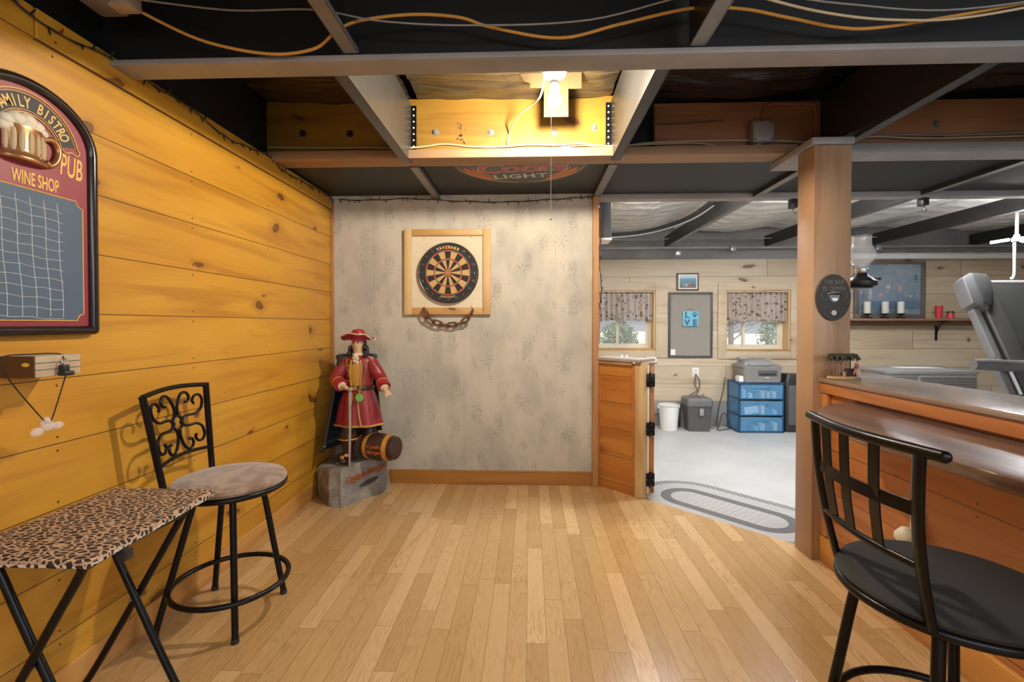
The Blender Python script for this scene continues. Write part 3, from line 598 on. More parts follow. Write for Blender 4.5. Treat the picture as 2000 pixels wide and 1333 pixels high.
# ------------------------------------------------------------------ bare bulb fixture
BX, BY = 0.112, 2.2
lf = thing('bulb_fixture', 'white porcelain pull-chain lampholder hanging in the lit ceiling bay', 'lamp', (BX, BY, 2.5))
part('ceiling_box', B().lathe([(.0, 0), (.052, 0), (.054, .05), (.0, .05)], (BX, BY, 2.385), 8), MATS['blackened_steel'], lf)
part('mounting_bracket', B().box(BX - .012, BX + .012, BY - .01, BY + .01, 2.43, 2.60), MATS['blackened_steel'], lf)
part('porcelain_base', B().lathe([(.0, .0), (.02, .0), (.024, .012), (.036, .024), (.052, .036), (.056, .05), (.056, .062), (.0, .062)], (BX, BY, 2.325), 32), WHITEPL, lf)
part('socket', B().lathe([(.0, 0), (.021, 0), (.024, .01), (.022, .03), (.0, .03)], (BX, BY, 2.297), 24), WHITEPL, lf)
BULB = emit('lit_bulb', (1.0, 0.86, 0.67), 2500)
part('bulb', B().lathe([(0, -.034), (.012, -.0325), (.022, -.026), (.029, -.014), (.031, 0), (.028, .013), (.021, .026), (.015, .038), (.014, .05), (0, .052)], (BX, BY, 2.250), 28), BULB, lf, 'lit white bulb')
chain = B().tube([(BX - .016, BY - .022, 2.31), (BX - .016, BY - .024, 2.2), (BX - .017, BY - .022, 1.70)], .0012, 6)
part('pull_cord', chain, WHITEPL, lf); part('cord_tip', B().sphere((BX - .017, BY - .022, 1.695), .0035), BLACKPL, lf)
CARD = plain('glare_darkened_cardboard', (0.085, 0.056, 0.020), 0.8, 0, 0.15)  # tan card, its colour darkened to offset the bulb's glare
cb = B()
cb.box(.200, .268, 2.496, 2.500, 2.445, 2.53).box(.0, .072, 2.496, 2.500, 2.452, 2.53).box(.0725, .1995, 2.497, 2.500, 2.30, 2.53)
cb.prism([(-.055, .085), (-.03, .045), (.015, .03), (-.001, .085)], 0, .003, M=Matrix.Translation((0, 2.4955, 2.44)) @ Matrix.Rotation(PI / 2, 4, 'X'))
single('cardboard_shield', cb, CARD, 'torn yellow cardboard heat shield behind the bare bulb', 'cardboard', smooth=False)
cable('lamp_wire', [(BX - .04, BY + .02, 2.40), (BX - .06, BY + .12, 2.33), (BX - .11, BY + .3, 2.36), (-.03 - .05, 2.65, 2.36), (-.12, 2.775, 2.33), (-.13, 2.78, 2.28), (-.125, 2.775, 2.255)], .0045, BEIGECORD, 'beige wire curling from the bulb fixture down the header')

# christmas mini lights
def string_lights(name, pts, n, label, rgen, out, seed, lit=None):
    rr = random.Random(seed); P = spline([Vector(p) for p in pts], 10)
    t = thing(name, label, 'string lights', pts[0])
    w = B().tube(P, .0022, 6); w.tube([p + Vector((0, 0, .006 * math.sin(i * .8))) + Vector(out) * .004 * math.cos(i) for i, p in enumerate(P)], .0018, 5); part('wire', w, MATS['dark_green_wire'], t)
    for k in range(n):
        p = P[int((k + rr.uniform(.1, .9)) * (len(P) - 1) / n)]; d = Vector((rr.uniform(-.5, .5), rr.uniform(-.5, .5), rr.choice([-1, -1, -1, .8]))).normalized()
        d = (d + Vector(out) * .35).normalized()
        a = p + d * .013; e = p + d * .030
        bb = B().tube([p, a], [.0035, .003], 6); bb.tube([a, (a + e) / 2, e], [.0028, .0030, .0006], 6)
        part('bulb', bb, MATS['red_mini_bulb'] if (k % 9 == 4) else MATS['dark_green_wire'], t, 'tiny red bulb' if (k % 9 == 4) else None)
plain('dark_green_wire', (0.012, 0.016, 0.014), 0.5); plain('red_mini_bulb', (0.30, 0.02, 0.01), 0.3)
string_lights('string_lights', [(-1.50, 1.30, 2.165), (-1.50, 1.45, 2.14), (-1.50, 1.65, 2.168), (-1.50, 1.9, 2.17), (-1.50, 2.05, 2.175), (-1.50, 2.3, 2.14), (-1.50, 2.5, 2.165), (-1.505, 2.72, 2.185), (-1.50, 2.83, 2.15), (-1.50, 3.1, 2.16), (-1.50, 3.4, 2.17), (-1.49, 3.54, 2.165)], 40, 'dark mini light string along the top of the amber plank wall', None, (1, 0, 0), 3)
string_lights('string_lights', [(-1.46, 3.57, 2.165), (-1.2, 3.57, 2.16), (-.9, 3.57, 2.168), (-.55, 3.565, 2.145), (-.2, 3.565, 2.135), (.15, 3.565, 2.15), (.38, 3.56, 2.163), (.47, 3.53, 2.16)], 30, 'dark mini light string along the top of the wallpapered wall', None, (0, -1, 0), 5)
string_lights('string_lights', [(.545, 3.72, 2.16), (.55, 3.74, 1.95), (.545, 3.74, 1.7), (.56, 3.74, 1.5), (.55, 3.75, 1.38), (.515, 3.75, 1.25)], 16, 'dark mini light string hanging down beside the wallpapered wall end', None, (1, 0, 0), 8)
# black duct box at the start of the foil ceiling
db = thing('duct_box', 'black box with white lower lip hanging beside the wallpapered wall end', 'duct', (.6, 3.95, 1.85))
part('duct_side', B().box(.515, .648, 3.80, 3.98, 1.90, 2.19, .008), plain('charcoal_sheet', (.06, .06, .062), .4), db)
part('lip', B().box(.515, .650, 3.79, 3.99, 1.885, 1.902, .004), WHITEPL, db)
part('hanger_strap', B().box(.57, .59, 3.88, 3.90, 2.18, 2.60), GREYSTEEL, db)

# round beer sign lying on the black ceiling panel
sc_ = (-.06, 2.86); sgz = 2.1935
sg = thing('round_ceiling_sign', 'round black beer sign with red script and silver capitals on the ceiling panel', 'sign', (sc_[0], sc_[1], sgz))
SGM = Matrix(((1, 0, 0, sc_[0]), (0, -1, 0, sc_[1]), (0, 0, -1, sgz), (0, 0, 0, 1)))   # x right, y towards the viewer, facing down
b = B().prism([(0.425 * math.cos(a), 0.425 * math.sin(a)) for a in [PI + (PI) * k / 40 for k in range(41)]], 0, .0015, M=SGM); part('disc', b, plain('sign_black', (.02, .02, .02), .4), sg, smooth=False)
REDS = plain('sign_red', (.42, .02, .03), .45); ORS = plain('sign_orange', (.50, .12, .02), .45); SILV = plain('sign_silver', (.42, .42, .40), .4)
def arcband(b, r0, r1, a0, a1, z0, z1, taper=True, n=24):
    pts_o = []; pts_i = []
    for k in range(n + 1):
        q = k / n; a = a0 + (a1 - a0) * q; w = (math.sin(PI * q) ** .6 if taper else 1); m_ = (r0 + r1) / 2; h = (r1 - r0) / 2 * w
        pts_o.append((math.cos(a) * (m_ + h + 1e-4), math.sin(a) * (m_ + h + 1e-4))); pts_i.append((math.cos(a) * (m_ - h - 1e-4), math.sin(a) * (m_ - h - 1e-4)))
    b.prism(pts_o + pts_i[::-1], z0, z1, M=SGM)
D = math.radians
for (p_, q_) in ((195, 245), (295, 345)): b = B(); arcband(b, .335, .395, D(p_), D(q_), .001, .003); part('rim_band', b, ORS, sg, 'orange-red rim sweep', smooth=False)
for (r_, p_, q_) in ((.398, 190, 268), (.398, 275, 350), (.322, 195, 240), (.322, 300, 345)): b = B(); arcband(b, r_, r_ + .008, D(p_), D(q_), .001, .003); part('rim_line', b, GOLDT, sg, smooth=False)
b = B(); text_into(b, 'Coors', .235, SGM @ Matrix.Translation((0, -.175, .0025)) @ Matrix.Rotation(D(6), 4, 'Z'), shear=.25, bold=.010, space=.93); part('lettering', b, SILV, sg, 'silver outline of red script', smooth=False)
b = B(); text_into(b, 'Coors', .235, SGM @ Matrix.Translation((0, -.175, .0040)) @ Matrix.Rotation(D(6), 4, 'Z'), shear=.25, bold=.003, space=.93); part('lettering', b, REDS, sg, 'red script word', smooth=False)
b = B(); text_into(b, 'LIGHT', .115, SGM @ Matrix.Translation((0, -.30, .0035)) @ Matrix.Rotation(D(6), 4, 'Z'), bold=.005, space=1.15); part('lettering', b, SILV, sg, 'silver block capitals', smooth=False)

# ------------------------------------------------------------------ dartboard on its backer
bk = thing('dartboard_backer', 'square pine-framed white backer board on the wallpapered wall', 'board', (-.62, 3.58, 1.29))
part('panel', B().box(-.90, -.345, 3.562, 3.579, 1.34, 1.885), plain('aged_white_board', (.66, .58, .43), .7, 0, .08), bk, smooth=False)
part('frame_side', B().box(-.950, -.892, 3.545, 3.579, 1.288, 1.934, .003), RAWPINE, bk); part('frame_side', B().box(-.352, -.296, 3.545, 3.579, 1.288, 1.938, .003), RAWPINE, bk)
part('frame_rail', B().box(-.891, -.353, 3.547, 3.579, 1.882, 1.932, .003), RAWPINE_X, bk); part('frame_rail', B().box(-.891, -.353, 3.547, 3.579, 1.288, 1.342, .003), RAWPINE_X, bk)
for (x, z) in ((-.80, 1.868), (-.44, 1.872), (-.80, 1.352), (-.44, 1.352)): part('screw', B().sphere((x, 3.561, z), .0035), BLACKMETAL, bk)
DC = (-.6125, 3.56, 1.601); DM = Matrix(((1, 0, 0, DC[0]), (0, 0, -1, DC[1]), (0, 1, 0, DC[2]), (0, 0, 0, 1)))   # x right, y up, z to the viewer
db = thing('dartboard', 'round black, tan and red bristle dartboard with wire numbers', 'dartboard', DC)
part('board_body', B().lathe([(0, 0), (.224, 0), (.2265, .004), (.2265, .032), (.223, .036), (0, .036)], (0, 0, 0), 72, DM), plain('dart_black', (.018, .018, .020), .75), db)
DTAN = plain('dart_tan', (.55, .33, .12), .8, 0, .12, 60); DBLK = plain('dart_segment_black', (.02, .016, .014), .8); DRED = plain('dart_red', (.50, .06, .035), .7); DGRY = plain('dart_grey_green', (.13, .13, .12), .7)
def sector(b, r0, r1, a0, a1, z0, z1, n=4, M=DM):
    o = [(math.cos(a0 + (a1 - a0) * k / n) * r1, math.sin(a0 + (a1 - a0) * k / n) * r1) for k in range(n + 1)]
    i = [(math.cos(a0 + (a1 - a0) * k / n) * r0, math.sin(a0 + (a1 - a0) * k / n) * r0) for k in range(n + 1)]
    b.prism(o + i[::-1], z0, z1, M=M)
bt, bb_, br, bg_ = B(), B(), B(), B(); st = 2 * PI / 20
for k in range(20):
    a0 = PI / 2 - st / 2 + k * st; a1 = a0 + st; blk = (k % 2 == 0)
    for (r0, r1) in ((.016, .097), (.107, .160)): sector(bb_ if blk else bt, r0, r1, a0, a1, .036, .0372)
    for (r0, r1) in ((.097, .107), (.160, .170)): sector(br if blk else bg_, r0, r1, a0, a1, .036, .0372)
part('tan_segments', bt, DTAN, db, smooth=False)['kind'] = 'stuff'
part('black_segments', bb_, DBLK, db, smooth=False)['kind'] = 'stuff'
part('red_ring_segments', br, DRED, db, smooth=False)['kind'] = 'stuff'
part('grey_ring_segments', bg_, DGRY, db, smooth=False)['kind'] = 'stuff'
part('bullseye', B().lathe([(0, .036), (.016, .036), (.016, .0376), (0, .0376)], (0, 0, 0), 24, DM), plain('dart_bull', (.60, .12, .04), .7), db)
wr = B()
for r in (.016, .097, .107, .160, .170): wr.tube([DM @ Vector((r * math.cos(a), r * math.sin(a), .038)) for a in [k * 2 * PI / 60 for k in range(60)]], .0006, 5, closed=True)
for k in range(20):
    a = PI / 2 - st / 2 + k * st; wr.tube([DM @ Vector((r * math.cos(a), r * math.sin(a), .038)) for r in (.016, .172)], .0006, 5)
part('segment_wires', wr, GREYSTEEL, db)['kind'] = 'stuff'
part('number_ring', B().tube([DM @ Vector((.219 * math.cos(a), .219 * math.sin(a), .038)) for a in [k * 2 * PI / 72 for k in range(72)]], .0011, 6, closed=True), CHROME, db, 'bright wire ring')
nums = [20, 1, 18, 4, 13, 6, 10, 15, 2, 17, 3, 19, 7, 16, 8, 11, 14, 9, 12, 5]
# the wire ring has slipped round by one bed: 11 sits at the left
nb = B()
for k, n in enumerate(nums):
    a = PI / 2 - k * st; R_ = .198
    T = DM @ Matrix.Translation((R_ * math.cos(a), R_ * math.sin(a) - .009, .0375)); text_into(nb, str(n), .026, T, ext=.0006, bold=-.0006)
part('numbers', nb, GALV, db, smooth=False)['kind'] = 'stuff'
lb = B(); arc_text(lb, 'TAVERNER', .029, DM @ Matrix.Translation((0, 0, .0375)), .180, PI / 2, .118, ext=.0006, bold=.0008); arc_text(lb, 'SPORTCRAFT', .016, DM @ Matrix.Translation((0, 0, .0375)), .188, -PI / 2, .062, up=False, ext=.0006, bold=.0003)
part('lettering', lb, GOLDT, db, 'tan maker lettering at top and bottom', smooth=False)

# rusty chain hung under the backer
RUST = plain('rusty_iron', (.18, .095, .05), .75, .4, .45, 40, .6)
ch = thing('chain', 'rusty heavy chain draped under the dartboard frame', 'chain', (-.6, 3.53, 1.2))
def link_mesh(c, d, roll, L=.088, W=.046, r=.0072):
    d = Vector(d).normalized(); n0 = Vector((0, -1, 0)); s = d.cross(n0).normalized(); n = s.cross(d).normalized()
    side = s * math.cos(roll) + n * math.sin(roll); c = Vector(c); P = []
    a = L / 2 - W / 2; w = W / 2 - r
    for k in range(9): t = -PI / 2 + PI * k / 8; P.append(c + d * (a + w * math.cos(t)) + side * (w * math.sin(t)))
    for k in range(9): t = PI / 2 + PI * k / 8; P.append(c + d * (-a + w * math.cos(t)) + side * (w * math.sin(t)))
    return B().tube(P, r, 8, closed=True)
path = spline([Vector(p) for p in [(-.792, 3.520, 1.318), (-.76, 3.522, 1.268), (-.70, 3.535, 1.228), (-.615, 3.545, 1.212), (-.53, 3.535, 1.222), (-.465, 3.522, 1.262), (-.430, 3.520, 1.312)]], 30)
acc = [0]
for p, q in zip(path, path[1:]): acc.append(acc[-1] + (q - p).length)
tot = acc[-1]; nl = 8
for k in range(nl):
    s_ = tot * (k + .5) / nl; i = min(range(len(acc)), key=lambda j: abs(acc[j] - s_)); i = min(max(i, 1), len(path) - 2)
    part('link', link_mesh(path[i], path[i + 1] - path[i - 1], .35 if k % 2 == 0 else .35 + PI / 2 * .8), RUST, ch)
for x, z in ((-.795, 1.325), (-.43, 1.32)): part('hook_screw', B().tube([(x, 3.548, z + .012), (x, 3.50, z + .012)], .005, 8), RUST, ch)

# ------------------------------------------------------------------ pub chalkboard on the left wall
# local frame: x along +Y world (to the right as seen), y up, z out of the wall (+X)
SY0 = 1.375; SM = Matrix(((0, 0, 1, -1.518), (1, 0, 0, SY0), (0, 1, 0, 1.184), (0, 0, 0, 1)))
HW, HS, HT = .212, .60, .765
def arch(hw, yb, ys, yt, n=26):
    return [(-hw, yb), (hw, yb)] + [(hw * math.cos(PI * k / n), ys + (yt - ys) * math.sin(PI * k / n)) for k in range(n + 1)]
cbd = thing('pub_chalkboard', 'arched maroon pub chalkboard with gold lettering and a chalk grid', 'sign', (-1.518, SY0, 1.184))
MAR = plain('maroon_paint', (.27, .035, .055), .45, 0, .12, 5); SLATE = plain('slate_blue_chalkboard', (.075, .12, .19), .6, 0, .25, 3)
part('panel', B().prism(arch(HW - .012, .012, HS, HT - .012), 0, .014, M=SM), MAR, cbd, smooth=False)
fr = arch(HW - .011, .011, HS, HT - .011, 30); P3 = []
for i, p in enumerate(fr[:]):
    P3.append(SM @ Vector((p[0], p[1], .016)))
dense = []
for i in range(len(P3)):
    a, c = P3[i], P3[(i + 1) % len(P3)]; dense.append(a); L = (c - a).length
    if L > .08: dense += [a + (c - a) * .04 / 1, c - (c - a) * .04] if False else [a + (c - a).normalized() * .004, c - (c - a).normalized() * .004]
part('frame', B().tube(dense, .0155, 10, closed=True), plain('black_gloss_frame', (.020, .014, .013), .2, 0, .1, coat=0) if False else plain('black_gloss_frame', (.020, .014, .013), .2), cbd)
# gold outlined slate
def notched(hw, y0, y1, c=.022, n=5):
    P = []
    for (sx, sy, a0) in ((1, -1, 180), (1, 1, 270), (-1, 1, 0), (-1, -1, 90)):
        cx, cy = sx * hw, (y1 if sy > 0 else y0)
        for k in range(n + 1):
            a = D(a0 - 90 * k / n) if True else 0
            P.append((cx + c * math.cos(a), cy + c * math.sin(a)))
    return P
NP = [(.148 , .046), (.148, .046)]
def notchpoly(hw, y0, y1, c):
    P = []
    def arc(cx, cy, s, e, n=6):
        for k in range(n + 1):
            a = D(s + (e - s) * k / n); P.append((cx + c * math.cos(a), cy + c * math.sin(a)))
    arc(hw, y0, 180, 90); arc(hw, y1, 270, 180); arc(-hw, y1, 0, -90); arc(-hw, y0, 90, 0); return P
part('slate', B().prism(notchpoly(.163, .045, .436, .022), .014, .0165, M=SM), SLATE, cbd, smooth=False)
o_ = [SM @ Vector((x, y, .0162)) for x, y in notchpoly(.165, .043, .438, .022)]
part('gold_border', B().tube(o_, .0018, 6, closed=True), GOLDT, cbd)
# text band
rb = .150
def bandpts(r0, r1, a0, a1, cy, k=24, sx=1.0):
    o = [(sx * r1 * math.cos(a0 + (a1 - a0) * i / k), cy + r1 * math.sin(a0 + (a1 - a0) * i / k)) for i in range(k + 1)]
    i_ = [(sx * r0 * math.cos(a0 + (a1 - a0) * i / k), cy + r0 * math.sin(a0 + (a1 - a0) * i / k)) for i in range(k + 1)]
    return o + i_[::-1]
CY = .572
part('letter_band', B().prism(bandpts(.097, .149, D(16), D(164), CY), .014, .0160, M=SM), plain('slate_dark', (.03, .035, .045), .6), cbd, smooth=False)
gb = B()
for r in (.091, .099, .147, .155): gb.tube([SM @ Vector((r * math.cos(a), CY + r * math.sin(a), .0163)) for a in [D(14) + D(152) * k / 40 for k in range(41)]], .0012 if r in (.099, .147) else .0020, 6)
for sx in (1, -1): gb.tube([SM @ Vector((sx * x, CY + y, .0163)) for x, y in ((.150, .038), (.157, .026), (.146, .016), (.128, .020), (.112, .014), (.094, .022), (.088, .022))], .0022, 6, smooth=5)
part('band_border', gb, GOLDT, cbd)
lt = B(); arc_text(lt, 'FAMILY BISTRO', .046, SM @ Matrix.Translation((0, CY, .0163)), .106, 1.466, .158, wx=.64, ext=.0008, bold=.0008)
text_into(lt, 'PUB', .098, SM @ Matrix.Translation((.128, .512, .0145)) @ Matrix.Rotation(D(-4), 4, 'Z') @ Matrix.Diagonal((.44, 1.0, 1, 1)), ext=.0008, bold=.0012)
text_into(lt, 'WINE SHOP', .056, SM @ Matrix.Translation((.018, .450, .0145)) @ Matrix.Diagonal((.46, 1, 1, 1)), ext=.0008, bold=.001)
part('lettering', lt, GOLDT, cbd, 'gold serif style lettering', smooth=False)
cg = B(); rr = random.Random(4); CHALK = plain('chalk', (.55, .57, .60), .9, 0, .3, 90)
for k in range(5):
    x = .078 - k * .041; cg.tube([SM @ Vector((x + .002 * math.sin(j) + j * .0018, .415 - j * .036, .0168)) for j in range(11)], .0012, 5)
for k in range(12):
    y = .402 - k * .031; cg.tube([SM @ Vector((-.16 + j * .032, y + .0025 * math.sin(j * 2 + k) - j * .0018, .0168)) for j in range(9)], .0009, 5)
part('chalk_grid', cg, CHALK, cbd)['kind'] = 'stuff'
# relief beer mug
mug = part('mug_relief', B().lathe([(0, 0), (.066, 0), (.070, .006), (.068, .012), (.058, .018), (.056, .030), (.057, .085), (.060, .092), (.060, .100), (0, .100)], (0, 0, 0), 32, SM @ Matrix.Translation((-.02, .512, .012)) @ Matrix.Rotation(-PI / 2, 4, 'X') @ Matrix.Diagonal((1, .55, 1, 1))), plain('bronze_mug', (.42, .20, .09), .3, .6, .25, 30), cbd, 'bronze coloured raised beer mug')
fl = B()
for k in range(7):
    a = -70 + k * 23; fl.tube([SM @ Vector((-.02 + .056 * math.sin(D(a)), y, .012 + .030 * math.cos(D(a)))) for y in (.535, .55, .585, .600)], [.004, .0075, .0075, .004], 8)
part('mug_rib', fl, plain('cream_flutes', (.66, .52, .32), .3, .2), mug)['kind'] = 'stuff'
part('mug_handle', B().tube([SM @ Vector((x, y, .022)) for x, y in ((.030, .598), (.060, .606), (.078, .590), (.080, .565), (.070, .540), (.052, .525), (.040, .533))], .0095, 10, smooth=6), MATS['bronze_mug'], mug)
fo = B()
for (x, y, r) in ((-.07, .62, .022), (-.045, .632, .026), (-.015, .637, .027), (.012, .628, .024), (.03, .615, .018), (-.08, .60, .018), (-.06, .606, .02), (-.02, .615, .03), (.01, .612, .024)): fo.sphere((0, 0, 0), r, r * .8, r * .8, M=SM @ Matrix.Translation((x, y, .020)))
part('foam', fo, plain('foam_cream', (.74, .68, .56), .5, 0, .15, 40, .3), mug)

# ------------------------------------------------------------------ wooden block with clip and crystal drops
bx = thing('wooden_block', 'small weathered wooden block on the plank wall under the chalkboard', 'wood block', (-1.46, 1.35, 1.063))
part('block', B().box(-1.519, -1.40, 1.288, 1.423, 1.063, 1.124, .002), plain('weathered_wood', (.48, .38, .27), .7, 0, .3, 20), bx)
part('end_face', B().box(-1.519, -1.401, 1.284, 1.288, 1.063, 1.124), plain('dark_brown_stain', (.085, .035, .012), .5), bx, 'dark brown end face', smooth=False)
part('painted_blob', B().sphere((-1.425, 1.284, 1.10), .012, .002, .006), plain('yellow_blob', (.70, .45, .04), .5, 0, .4, 60), bx)
gr = B().box(-1.4003, -1.3992, 1.288, 1.423, 1.0835, 1.085).box(-1.4003, -1.3992, 1.288, 1.423, 1.103, 1.1045); part('groove', gr, STAMP, bx, smooth=False)
cp = thing('spring_clip', 'small black spring clip fixed to the wooden block, holding the cord', 'clip', (-1.385, 1.36, 1.08))
part('clip_body', B().box(-1.398, -1.382, 1.350, 1.372, 1.075, 1.095, .003).box(-1.398, -1.372, 1.346, 1.378, 1.062, 1.076, .004), BLACKPL, cp)
part('screw_ring', B().tube([(-1.388, 1.362 + .008 * math.cos(a), 1.103 + .008 * math.sin(a)) for a in [k * PI / 8 for k in range(16)]], .002, 6, closed=True), CHROME, cp)
hc = thing('crystal_pendant', 'clear crystal drops hanging from a black cord against the amber wall', 'pendant', (-1.44, 1.36, .905))
part('cord', B().tube([(-1.385, 1.362, 1.066), (-1.42, 1.352, .935), (-1.425, 1.345, .925), (-1.43, 1.335, .935), (-1.40, 1.22, 1.066), (-1.40, 1.2, 1.125), (-1.42, 1.30, 1.130), (-1.41, 1.365, 1.127), (-1.39, 1.362, 1.11)], .0018, 6, smooth=6), BLACKPL, hc)
CRY = newmat('clear_crystal'); t_ = NT(CRY); t_.bsdf((.95, .88, .88), .05, 0, None, Alpha=.35, IOR=1.5)
part('crystal', B().sphere((-1.43, 1.35, .912), .014, .022, .014, 10, 6).sphere((-1.43, 1.318, .902), .012, .018, .014, 10, 6).sphere((-1.43, 1.378, .910), .012, .016, .012, 8, 6).lathe([(0, 0), (.012, .003), (.016, .012), (.006, .03), (0, .032)], (-1.43, 1.345, .91), 8), CRY, hc)

# ------------------------------------------------------------------ folding tray table with leopard cloth
def m_leopard():
    m = newmat('leopard_cloth'); t = NT(m); o = t.sep(t.obj())
    e = t.noise(t.comb(t.m('MULTIPLY', o[0], 14), t.m('MULTIPLY', o[1], 14)), 1, 2, color=True); es = t.sep(e)
    p = t.comb(t.m('ADD', t.m('MULTIPLY', o[0], 44), es[0]), t.m('ADD', t.m('MULTIPLY', o[1], 64), es[1]), t.m('MULTIPLY', o[2], 44))
    d = t.voro(p, 1.0, 'DISTANCE_TO_EDGE', rand=.9); br = t.noise(p, 2.2, 2)
    s = t.ramp(t.m('ADD', d, t.m('MULTIPLY', t.m('SUBTRACT', br, .5), .30)), .09, .14)
    edge = t.ramp(t.sep(t.obj())[2], .612, .606)
    base = t.mix(edge, (.52, .34, .22), (.72, .68, .62)); spot = t.mix(t.ramp(t.noise(p, 1.4, 2), .45, .6), (.022, .014, .010), (.05, .03, .02))
    c = t.mix(s, base, spot); t.bsdf(c, .75); return m
LEO = m_leopard()
tt = thing('tray_table', 'folding tray table with leopard-print cloth top beside the amber wall', 'table', (-1.3, 1.38, 0))
bt_ = B(); bt_.prism([(-1.508, 1.135), (-1.112, 1.135), (-1.105, 1.16), (-1.128, 1.648), (-1.145, 1.660), (-1.508, 1.660)], .598, .622, .009, seg=3)
part('tabletop', bt_, LEO, tt, 'leopard-print cloth top')
def tray_frame(b, y0, y1, xt, xb, zt):
    # U shaped tube frame: top bar along y, two legs, feet bent level
    b.tube([(xb - .05 * (1 if xt > xb else -1), y0, .012), (xb, y0, .05), (xt + (xb - xt) * .08, y0, zt - .06), (xt, y0 + .02, zt - .012), (xt, y1 - .02, zt - .012), (xt + (xb - xt) * .08, y1, zt - .06), (xb, y1, .05), (xb - .05 * (1 if xt > xb else -1), y1, .012)], .011, 12, smooth=5)
b = B(); tray_frame(b, 1.155, 1.50, -1.135, -1.455, .608); part('leg_frame', b, BLACKMETAL, tt)
b = B(); tray_frame(b, 1.18, 1.475, -1.40, -1.145, .608); part('leg_frame', b, BLACKMETAL, tt)
part('clip', B().box(-1.125, -1.095, 1.235, 1.262, .570, .600, .004), BLACKPL, tt); part('clip', B().box(-1.41, -1.39, 1.40, 1.43, .588, .600, .002), BLACKPL, tt)
for yy in (1.167, 1.487): part('pivot', B().tube([(-1.29, yy - .018, .325), (-1.29, yy + .018, .325)], .007, 8), GREYSTEEL, tt)

# ------------------------------------------------------------------ bar stools
def ring(c, r, z, n=40, a0=0, a1=2 * PI): return [(c[0] + r * math.cos(a0 + (a1 - a0) * k / n), c[1] + r * math.sin(a0 + (a1 - a0) * k / n), z) for k in range(n)]
def stool_base(t, c, feet, top_z, ringr, ringz, tr=.0125, topr=.11):
    for (fx, fy) in feet:
        d = Vector((fx - c[0], fy - c[1], 0)).normalized()
        top = Vector((c[0], c[1], top_z)) + d * (topr - .05)
        k = Vector((c[0], c[1], top_z - .012)) + d * topr; k2 = Vector((c[0], c[1], top_z - .06)) + d * (topr + .022); f = Vector((fx, fy, .012))
        lg = part('leg', B().tube([top, k, k2, f + (k2 - f) * .5, f], tr, 14, smooth=6), BLACKMETAL, t)
        part('foot_cap', B().lathe([(0, 0), (tr + .002, 0), (tr + .003, .004), (tr + .001, .018), (0, .018)], (fx, fy, .0005), 18), WHITEPL if False else BLACKPL, lg)
    part('foot_ring', B().tube(ring(c, ringr, ringz, 56), .0105, 12, closed=True), BLACKMETAL, t)
SUEDE = newmat('brown_suede'); t_ = NT(SUEDE); p_ = t_.obj(); nn = t_.noise(p_, 9, 4, .6, 1.5)
t_.bsdf(t_.mix(t_.ramp(nn, .35, .65), (.17, .105, .068), (.34, .235, .165)), .85, 0, t_.bump(t_.noise(p_, 200, 2), .15, .002), Sheen_Weight=.5)
c1 = (-1.24, 1.91)
s1 = thing('bar_stool', 'black metal stool with scrollwork back and round brown suede seat', 'stool', (c1[0], c1[1], 0))
part('seat', B().lathe([(0, 0), (.195, 0), (.208, .006), (.212, .016), (.205, .028), (.18, .036), (.12, .041), (0, .043)], (c1[0], c1[1], .555), 56), SUEDE, s1, 'brown suede cushion')
part('seat_rim', B().tube(ring(c1, .203, .548, 56), .0115, 12, closed=True).lathe([(0, 0), (.20, 0), (.20, .006), (0, .006)], (c1[0], c1[1], .538), 40), BLACKMETAL, s1)
stool_base(s1, c1, [(-1.122, 1.747), (-1.112, 2.083), (-1.441, 2.10), (-1.449, 1.76)], .540, .215, .155)
# back, in a plane leaning to the wall: p(u, h): u 0..1 near to far, h height
def bp(u, h):
    lo = Vector((-1.405, 1.765, .545)).lerp(Vector((-1.435, 2.08, .545)), u); hi = Vector((-1.428, 1.69, .945)).lerp(Vector((-1.43, 2.035, .950)), u)
    q = (h - .545) / .4; p = lo.lerp(hi, q); p.x -= .018 * math.sin(PI * u) ; return p
part('back_post', B().tube([(-1.392, 1.772, .535)] + [bp(0, h) for h in (.56, .65, .8, .948)], .0125, 12), BLACKMETAL, s1)
part('back_post', B().tube([(-1.42, 2.07, .535)] + [bp(1, h) for h in (.56, .65, .8, .952)], .0125, 12), BLACKMETAL, s1)
part('top_rail', B().tube([bp(k / 8, .945 + .012 * math.sin(PI * k / 8)) for k in range(9)], .0095, 12), BLACKMETAL, s1)
part('lower_rail', B().tube([bp(k / 8, .665 + .012 * math.sin(PI * k / 8)) for k in range(9)], .0075, 12), BLACKMETAL, s1)
def s_curve(b, cu, ch, su, sh, r=.0058):
    # one scroll: starts at centre ring, sweeps to a curled end in the quadrant (su, sh)
    P = [bp(cu + su * x, ch + sh * y) for x, y in ((.055, .0), (.12, .018), (.20, .022), (.30, .022), (.39, .040), (.42, .075), (.38, .098), (.31, .098), (.27, .080), (.29, .066))]
    b.tube(P, r, 8, smooth=5)
    P = [bp(cu + su * x, ch + sh * y) for x, y in ((.03, .030), (.02, .055), (.06, .095), (.12, .118), (.19, .118), (.225, .098), (.20, .080), (.16, .080))]
    b.tube(P, r, 8, smooth=5)
for su, sh in ((1, 1), (-1, 1), (1, -1), (-1, -1)):
    b = B(); s_curve(b, .5, .808, su, sh); part('scroll', b, BLACKMETAL, s1)
part('centre_ring', B().tube([bp(.5 + .082 * math.cos(a), .808 + .030 * math.sin(a)) for a in [k * PI / 12 for k in range(24)]], .0058, 8, closed=True), BLACKMETAL, s1)

